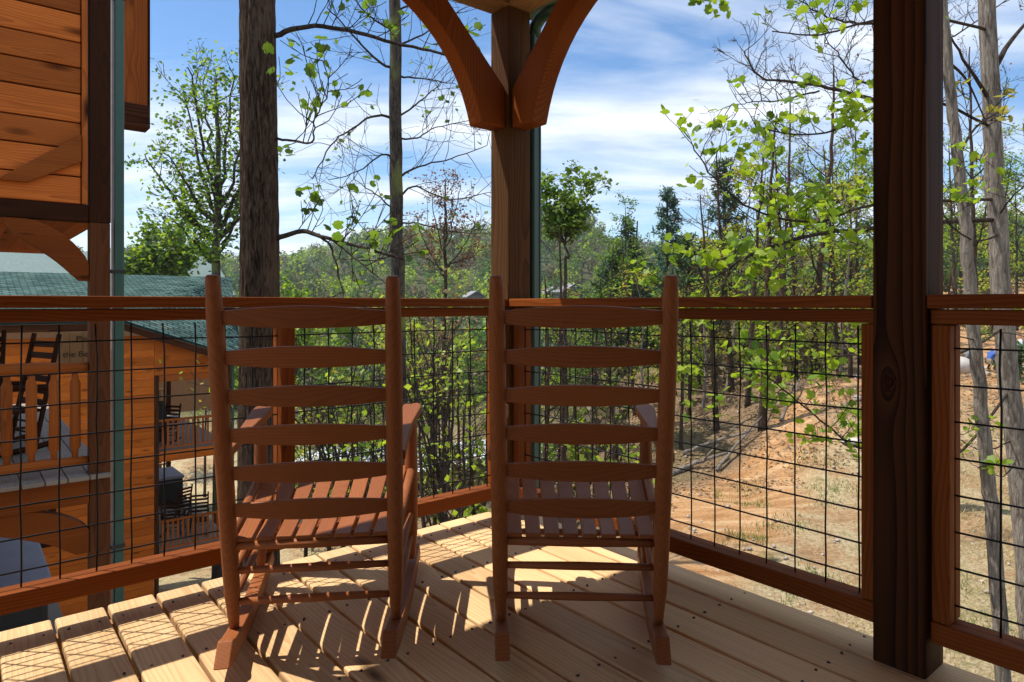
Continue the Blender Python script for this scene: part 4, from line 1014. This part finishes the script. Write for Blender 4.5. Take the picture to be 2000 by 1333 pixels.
LAB = {'bare': ('bare_tree', 'bare slim tree standing in the wood beyond the porch', 'bare trees in the wood'),
       'leaf': ('spring_tree', 'slim tree with fresh green leaves in the wood beyond the porch', 'leafing trees in the wood'),
       'dark': ('wood_tree', 'fuller dark green tree in the wood beyond the porch', 'dark green trees in the wood'),
       'under': ('understory_tree', 'low yellow-green understory tree in the wood beyond the porch', 'low trees in the wood')}
def plant(kind, x, y, rng_, sc=1.0):
    i = rng_.randrange(len(PRO[kind])); src = PRO[kind][i]
    if (kind, i) not in used: o = src; used.add((kind, i))
    else: o = copy_tree(src)
    nm, lb_, gp = LAB[kind]; o.name = nm; tag(o, lb_, 'tree', gp)
    o.location = (x, y, gz(x, y) - .1); o.rotation_euler = (rng_.gauss(0, .05), rng_.gauss(0, .05), rng_.uniform(0, 6.28)); o.scale = (sc * rng_.uniform(.85, 1.35), sc * rng_.uniform(.85, 1.35), sc)
    return o
rw = random.Random(77)
spots = [(1330, 19, 'bare', .6), (1400, 20, 'bare', .9), (1430, 24, 'bare', .9), (1520, 22, 'bare', .9), (1555, 26, 'bare', .9), (1640, 29, 'bare', 1.0), (1365, 28, 'bare', .9), (1290, 23, 'bare', .34), (1170, 25, 'bare', .34), (850, 27, 'bare', .5), (765, 25, 'bare', .5), (675, 24, 'bare', .45), # photo column, distance, kind, scale
 (1460, 21, 'bare', 1.0), (1488, 19, 'bare', .85), (1345, 22, 'bare', .6), (1585, 25, 'bare', 1.05), (1610, 30, 'leaf', 1.0), (1545, 29, 'leaf', 1.05), (1660, 27, 'leaf', .9), (1680, 33, 'bare', 1.1),
 (1395, 27, 'dark', .75), (1320, 26, 'dark', .6), (1500, 35, 'dark', .9), (1630, 38, 'leaf', 1.0), (1565, 40, 'leaf', 1.0), (1715, 36, 'dark', 1.0), (1440, 33, 'leaf', .85), (1525, 24, 'under', .9),
 (1640, 24, 'under', 1.0), (1375, 23, 'under', .8), (1420, 25, 'under', .9), (1595, 34, 'under', 1.2), (1905, 24, 'bare', 1.1), (1870, 38, 'leaf', 1.0), (1935, 42, 'leaf', 1.1), (1985, 46, 'dark', 1.0), (1845, 44, 'leaf', .9), (1960, 50, 'under', 1.4), (2030, 40, 'leaf', 1.1), (1800, 46, 'dark', .9), (1880, 55, 'dark', 1.1),
 (1065, 17, 'bare', .42), (1105, 19, 'bare', .5), (1150, 22, 'dark', .42), (1205, 20, 'bare', .38), (1240, 24, 'bare', .36), (1265, 21, 'under', .7), (1130, 28, 'leaf', .5), (1185, 30, 'dark', .5), (1085, 32, 'leaf', .5), (1060, 26, 'under', .9), (1225, 33, 'dark', .55),
 (815, 20, 'bare', .45), (840, 16, 'bare', .40), (868, 24, 'bare', .5), (900, 19, 'bare', .45), (925, 25, 'bare', .5), (945, 30, 'dark', .5), (800, 28, 'under', .9), (740, 22, 'bare', .42), (690, 26, 'dark', .45), (650, 21, 'bare', .42), (610, 28, 'under', .9), (720, 32, 'under', 1.0), (595, 24, 'bare', .45), (880, 34, 'under', 1.0), (935, 36, 'dark', .5), (790, 36, 'leaf', .5), (640, 38, 'leaf', .55), (700, 40, 'dark', .5), (560, 34, 'leaf', .5), (470, 40, 'leaf', .6), (400, 44, 'leaf', .6), (300, 48, 'dark', .7)]
planted = []
for (x, Y, kd, sc) in spots:
    if x > 1300 and kd != 'under': sc *= .50 + .22 * min(1, max(0, (x - 1350) / 350))
    planted.append((x, kd, plant(kd, (x - 1000) / FPX * Y, Y, rw, sc)))
ORD = ['first', 'second', 'third', 'fourth', 'fifth', 'sixth', 'seventh', 'eighth', 'ninth', 'tenth', 'eleventh', 'twelfth', 'thirteenth', 'fourteenth']
WHAT = {'bare': 'bare slim tree', 'leaf': 'slim leafy green tree', 'dark': 'fuller dark green tree', 'under': 'low yellow-green tree'}
for (x0, x1, where) in ((0, 540, 'left of the thick trunk'), (540, 790, 'behind the left chair'), (790, 955, 'seen between the two chairs'), (955, 1300, 'behind the right chair'), (1300, 1690, 'behind the right wire panel'), (1690, 2200, 'right of the dark post')):
    for kd in WHAT:
        row = sorted([q for q in planted if q[1] == kd and x0 <= q[0] < x1], key=lambda q: q[0])
        for i, q in enumerate(row): q[2]['label'] = (ORD[i] + ' ' if len(row) > 1 else '') + WHAT[kd] + (' from the left' if len(row) > 1 else '') + ' in the wood ' + where

# a wall of undergrowth and far wood on the hills that reads as one mass
def far_wood(name, label, mat, pts, hs, per, size, seed, trunk=False):
    nr = np.random.RandomState(seed); pts = np.array(pts); hs = np.array(hs); n = len(pts)
    A_ = np.repeat(pts, per, 0); H = np.repeat(hs, per)
    u = nr.normal(0, 1, (n * per, 3)); u /= np.linalg.norm(u, axis=1)[:, None]; rad = nr.uniform(.35, 1, n * per) ** .5
    lump = 1 + .35 * np.sin(u[:, 0] * 5 + np.repeat(nr.uniform(0, 6, n), per)) * np.cos(u[:, 2] * 4)
    C_ = A_ + u * rad[:, None] * lump[:, None] * (H * .30)[:, None] * np.array([1, 1, 1.35]) + np.stack([0*H, 0*H, H * .58], -1)
    sz = (H * size * nr.uniform(.6, 1.4, n * per))[:, None]
    nrm = u * .6 + nr.normal(0, .6, (n * per, 3)) + np.array([0, 0, .5]); nrm /= np.linalg.norm(nrm, axis=1)[:, None]
    x = np.cross(nrm, nr.normal(0, 1, (n * per, 3))); x /= np.linalg.norm(x, axis=1)[:, None]; y = np.cross(nrm, x)
    vs = np.stack([C_ - x*sz*.6 - y*sz*.2, C_ - y*sz*.65 + x*sz*.1, C_ + x*sz*.55 + y*sz*.1, C_ + y*sz*.6 - x*sz*.1], 1).reshape(-1, 3)
    o = link(name, fast_mesh(name, vs, np.arange(len(vs)).reshape(-1, 4)), mat)
    return tag(o, label, 'forest', None, 'stuff')
nr = np.random.RandomState(9)
cls = {k: ([], []) for k in range(5)}
for _ in range(5200):
    Y = 75 + 500 * nr.rand() ** 1.45; X = nr.uniform(-.85, .95) * Y
    z = gz(X, Y)
    if Y < 80 and X < 2 and nr.rand() < .5: continue
    k = nr.choice(5, p=[.26, .26, .14, .18, .16])
    h_ = (nr.uniform(5, 9) if k != 3 else nr.uniform(6, 11)) * (.55 + .45 * min(1, Y / 220))
    cls[k][0].append((X, Y, z - .5)); cls[k][1].append(h_)
for k, (nm, lb_, mt) in enumerate((('far_wood', 'mass of mid-green trees covering the distant hills', L_GREEN), ('far_wood', 'mass of yellow-green spring trees on the distant hills', L_BRIGHT), ('far_wood', 'mass of tan leafless trees on the distant hills', L_FTAN), ('far_wood', 'mass of dark evergreens on the distant hills', L_PINE), ('far_wood', 'mass of olive budding trees on the distant hills', L_FOLIVE))):
    far_wood(nm, lb_, mt, cls[k][0], cls[k][1], 110, .075, 100 + k)
ug = {k: ([], []) for k in range(3)}
for _ in range(520):
    Y = nr.uniform(19, 60); a = nr.uniform(-.36, .95); X = a * Y
    if a > .16 and Y < 24 + 14 * sst(.35, .8, a): continue
    if a < .1 and 38 < Y < 60 and -.2 < a < .02: continue
    if a < -.1 and Y < 30: continue
    k = nr.choice(3, p=[.27, .58, .15]); ug[k][0].append((X, Y, gz(X, Y) - .2)); ug[k][1].append(nr.uniform(1.0, 3.2))
for k, (lb_, mt) in enumerate((('green undergrowth between the trunks of the wood', L_GREEN), ('tan dry brush between the trunks of the wood', L_FTAN), ('yellow-green undergrowth between the trunks of the wood', L_BRIGHT))):
    o = far_wood('undergrowth', lb_, mt, ug[k][0], ug[k][1], 90, .085, 200 + k); o['category'] = 'undergrowth'

# ------------------------------------------------------------------ yard: logs, rocks, slabs, grass tufts, people
rl = random.Random(3)
for i, (x0, x1, Y, dY, r_) in enumerate(((1308, 1420, 17.2, .9, .07), (1335, 1475, 18.4, .3, .055), (1400, 1500, 17.4, 2.2, .045), (1525, 1562, 19.0, 2.0, .05))):
    a, b_ = px(x0, 900, Y), px(x1, 900, Y + dY); a.z = gz(a.x, a.y) + .06; b_.z = gz(b_.x, b_.y) + .22
    q1 = a.lerp(b_, .35) + Vector((.05, .12, .02)); q2 = a.lerp(b_, .7) + Vector((0, -.10, .05)); cc = catmull([a, q1, q2, b_], 5); c = a.copy()
    mb = MB().tube([q - c + Vector((0, 0, rl.gauss(0, .012))) for q in cc], [r_ * (1 - .6 * k / len(cc)) * rl.uniform(.85, 1.1) for k in range(len(cc))], 8)
    mb.tube([cc[8] - c, cc[8] - c + Vector((.15, -.1, .25)), cc[8] - c + Vector((.35, -.1, .45))], [r_ * .4, r_ * .3, .008], 5)
    tag(link('fallen_log', mb.mesh('log', True), B_PALE, None, c), ['grey fallen log nearest the right chair at the edge of the dirt', 'long thin fallen log just behind the nearest one at the wood edge', 'fallen branch slanting away into the wood in the right panel', 'short log below the dirt bank in the right panel'][i], 'log', 'fallen logs at the wood edge')
ROCK = plain('rock', (.38, .32, .27), .9, 0, .3, 5, .5)
for i in range(60):
    f = rl.random(); X = rl.uniform(9, 24); Y = 21 + .35 * (X - 9) + rl.uniform(-2, 7)
    r_ = rl.uniform(.06, .22); bm = bmesh.new(); bmesh.ops.create_icosphere(bm, subdivisions=2, radius=r_)
    for v in bm.verts: v.co *= rl.uniform(.75, 1.15)
    me = bpy.data.meshes.new('rock'); bm.to_mesh(me); bm.free()
    o = link('rock', me, ROCK, None, (X, Y, gz(X, Y) + r_ * .25), rl.uniform(0, 6)); o.scale = (1.3, 1, .7); tag(o, 'rough pale rock lying on the dirt bank', 'rock', 'rocks on the dirt bank')
for i, (x, y, Y, w, h, lab) in enumerate(((1866, 748, 31, 1.6, .9, 'large smooth grey boulder on the bank right of the dark post'), (1665, 905, 17, .6, .16, 'flat pale stone on the dirt below the right panel'))):
    q = px(x, y, Y); bm = bmesh.new(); bmesh.ops.create_icosphere(bm, subdivisions=3, radius=.5)
    for v in bm.verts: v.co *= 1 + .10 * math.sin(v.co.x * 7 + i) * math.cos(v.co.y * 6)
    me = bpy.data.meshes.new('boulder'); bm.to_mesh(me); bm.free(); me.polygons.foreach_set('use_smooth', [True] * len(me.polygons))
    o = link('boulder', me, plain('boulder', (.45, .42, .38), .85, 0, .15, 4, .3), None, (q.x, q.y, gz(q.x, q.y) + h * .3)); o.scale = (w, w * .8, h); tag(o, lab, 'boulder')
# dry grass tufts over the near slope, too many to count
nr = np.random.RandomState(31); n = 80000
X = nr.uniform(2.2, 14, n); Y = nr.uniform(4.0, 17, n); ok = (X * .62 - Y * .42 + 1.2 > 0) & (X - .2 * Y > 1.2); X, Y = X[ok], Y[ok]; n = len(X)
Z = hgt(X, Y); a = nr.uniform(0, 6.283, n); L = nr.uniform(.03, .12, n); w_ = .006 + 0 * L
dx, dy = np.cos(a), np.sin(a); ln = nr.uniform(.3, 1.6, n)
b0 = np.stack([X - dy*w_, Y + dx*w_, Z - .01], -1); b1 = np.stack([X + dy*w_, Y - dx*w_, Z - .01], -1); tp_ = np.stack([X + dx*L*ln, Y + dy*L*ln, Z + L * .7], -1)
vs = np.stack([b0, b1, tp_], 1).reshape(-1, 3)
L_STRAW = leafmat('dry_grass', (.30, .24, .11), (.55, .47, .28), .3)
tag(link('dry_grass', fast_mesh('dry_grass', vs, np.arange(len(vs)).reshape(-1, 3)), L_STRAW), 'short dry grass covering the slope below the right panel', 'grass', None, 'stuff')

cw_ = np.stack([nr.uniform(2, 14, 90), nr.uniform(5, 17, 90)], -1); cw_ = np.repeat(cw_, 70, 0) + nr.normal(0, .22, (6300, 2)); X, Y = cw_[:, 0], cw_[:, 1]; ok = X > .3 * Y; X, Y = X[ok], Y[ok]; n = len(X)
a = nr.uniform(0, 6.283, n); L = nr.uniform(.06, .2, n); dx, dy = np.cos(a), np.sin(a); Z = hgt(X, Y)
vs = np.stack([np.stack([X - dy*.008, Y + dx*.008, Z - .01], -1), np.stack([X + dy*.008, Y - dx*.008, Z - .01], -1), np.stack([X + dx*L*.6, Y + dy*L*.6, Z + L*.8], -1)], 1).reshape(-1, 3)
tag(link('weeds', fast_mesh('weeds', vs, np.arange(len(vs)).reshape(-1, 3)), leafmat('weed', (.07, .12, .02), (.20, .24, .06), .35)), 'scattered green weeds in the dry grass below the right panel', 'weeds', None, 'stuff')
n = 2600
X = nr.uniform(2.5, 16, n); Y = nr.uniform(6, 26, n); ok = X > .2 * Y + .8; X, Y = X[ok], Y[ok]; n = len(X); rs = .012 + .05 * nr.rand(n) ** 3
octa = np.array([(1,0,0),(0,1,0),(-1,0,0),(0,-1,0),(0,0,.7),(0,0,-.5)], float)
vs = (np.stack([X, Y, hgt(X, Y) + .004], -1)[:, None, :] + octa[None] * rs[:, None, None] * nr.uniform(.6, 1.3, (n, 6, 1))).reshape(-1, 3)
fo = np.array([(0,1,4),(1,2,4),(2,3,4),(3,0,4),(1,0,5),(2,1,5),(3,2,5),(0,3,5)]); fs = (fo[None] + 6 * np.arange(n)[:, None, None]).reshape(-1, 3)
tag(link('gravel', fast_mesh('gravel', vs, fs), ROCK), 'loose small stones strewn over the dirt and dry grass', 'stones', None, 'stuff')
n = 30000
X = nr.uniform(1.5, 20, n); Y = nr.uniform(12, 30, n); ok = (X > .16 * Y - 1) & (Y > 14 + .25 * X); X, Y = X[ok], Y[ok]; n = len(X)
vs, fs = leaf_faces(nr, np.stack([X, Y, hgt(X, Y) + .015], -1), 1, .006, .062, 'quad', 2.5)
tag(link('leaf_litter', fast_mesh('leaf_litter', vs, fs), leafmat('litter_leaf', (.15, .085, .04), (.36, .24, .14), .1)), 'brown fallen leaves scattered over the bank and wood edge', 'leaves', None, 'stuff')

def person(label, x, yfoot, Y, joints, rad, shirt, trousers, rz):
    q = px(x, yfoot, Y); z = gz(q.x, q.y)
    names = list(joints); E = [('pel','che'),('che','nek'),('nek','hed'),('hed','top'),('che','ls'),('ls','le'),('le','lh'),('che','rs'),('rs','re'),('re','rh'),('pel','lhip'),('lhip','lk'),('lk','lf'),('lf','lt'),('pel','rhip'),('rhip','rk'),('rk','rf'),('rf','rt')]
    me = bpy.data.meshes.new('person'); me.from_pydata([joints[k] for k in names], [(names.index(a), names.index(b_)) for a, b_ in E], [])
    tmp = bpy.data.objects.new('tmp', me); COL.objects.link(tmp)
    tmp.modifiers.new('skin', 'SKIN'); s2 = tmp.modifiers.new('sub', 'SUBSURF'); s2.levels = 2; s2.render_levels = 2
    for i, k in enumerate(names):
        me.skin_vertices[0].data[i].radius = (rad.get(k, .05),) * 2; me.skin_vertices[0].data[i].use_root = (k == 'pel')
    bpy.context.view_layer.update()
    ev_ = bpy.data.meshes.new_from_object(tmp.evaluated_get(bpy.context.evaluated_depsgraph_get())); bpy.data.objects.remove(tmp)
    ms = [plain('skin_tone', (.45, .26, .18), .6), plain('cloth%s' % label[:14], shirt, .8), plain('pants%s' % label[:14], trousers, .85), plain('hair_dark', (.03, .02, .015), .7), plain('boot', (.05, .035, .025), .7)]
    ev_.materials.clear()
    for m_ in ms: ev_.materials.append(m_)
    J = {k: Vector(v) for k, v in joints.items()}
    def near(p, keys): return min((p - J[k]).length for k in keys)
    for p in ev_.polygons:
        c = p.center
        d = {0: min(near(c, ('lh', 'rh')), near(c, ('hed',)) - .03), 1: min(near(c, ('che', 'ls', 'rs', 'le', 're')), (c - J['che'].lerp(J['pel'], .5)).length), 2: near(c, ('pel', 'lhip', 'rhip', 'lk', 'rk')), 3: near(c, ('top',)) - .01, 4: near(c, ('lt', 'rt', 'lf', 'rf'))}
        p.material_index = min(d, key=d.get); p.use_smooth = True
    o = link('person', ev_, None, None, (q.x, q.y, z), rz); tag(o, label, 'person'); return o
bend = dict(pel=(0,0,.92), che=(0,.30,1.22), nek=(0,.42,1.33), hed=(0,.50,1.38), top=(0,.56,1.42), ls=(-.19,.30,1.22), le=(-.24,.42,.95), lh=(-.18,.55,.75), rs=(.19,.30,1.22), re=(.24,.42,.95), rh=(.18,.55,.75), lhip=(-.10,0,.88), lk=(-.12,.05,.48), lf=(-.13,-.02,.07), lt=(-.14,.14,.03), rhip=(.10,0,.88), rk=(.12,.08,.48), rf=(.13,.0,.07), rt=(.14,.16,.03))
crouch = dict(pel=(0,-.12,.38), che=(0,.12,.74), nek=(0,.20,.90), hed=(0,.25,1.0), top=(0,.27,1.10), ls=(-.19,.12,.76), le=(-.26,.30,.52), lh=(-.16,.48,.38), rs=(.19,.12,.76), re=(.26,.30,.52), rh=(.16,.48,.38), lhip=(-.10,-.08,.36), lk=(-.18,.30,.48), lf=(-.15,.02,.07), lt=(-.15,.18,.03), rhip=(.10,-.08,.36), rk=(.18,.30,.46), rf=(.15,.02,.07), rt=(.15,.18,.03))
stand = dict(pel=(0,0,.95), che=(0,.02,1.32), nek=(0,.03,1.48), hed=(0,.05,1.60), top=(0,.05,1.72), ls=(-.20,.02,1.36), le=(-.27,.02,1.08), lh=(-.24,.16,.88), rs=(.20,.02,1.36), re=(.27,.04,1.08), rh=(.22,.18,.90), lhip=(-.10,0,.90), lk=(-.12,.03,.50), lf=(-.13,0,.08), lt=(-.14,.16,.03), rhip=(.10,0,.90), rk=(.12,.03,.50), rf=(.13,0,.08), rt=(.14,.16,.03))
RAD = dict(pel=.14, che=.155, nek=.06, hed=.10, top=.085, ls=.07, rs=.07, le=.045, re=.045, lh=.04, rh=.04, lhip=.095, rhip=.095, lk=.065, rk=.065, lf=.045, rf=.045, lt=.04, rt=.04)
person('person in olive top and grey-blue trousers bending on the dirt bank', 1893, 752, 31, bend, RAD, (.16, .17, .12), (.16, .20, .26), R(-70))
person('person in a blue shirt crouching between the two pale trunks', 1934, 748, 31, crouch, RAD, (.03, .09, .33), (.30, .24, .17), R(-80))
person('person in a pale shirt standing at the far right edge on the bank', 1994, 745, 31, stand, RAD, (.55, .62, .72), (.25, .28, .22), R(60))

# ------------------------------------------------------------------ summer air between here and the ridge
hz = MB().box(-2450, 2450, -40, 3010, float(GZ.min()) - 1.0, max(float(GZ.max()) + 16, 40))
m, t_, b = newmat('haze_air'); t_.nodes.remove(b)
pv = N(t_, 'ShaderNodeVolumePrincipled'); pv.inputs['Color'].default_value = (.82, .88, .95, 1); pv.inputs['Density'].default_value = .00028
t_.links.new(pv.outputs[0], t_.nodes['Material Output'].inputs['Volume'])
ho_ = build(hz, 'haze', m); ho_['kind'] = 'stuff'; ho_['label'] = 'thin bluish air over the valley and the far ridge'; ho_['category'] = 'haze'
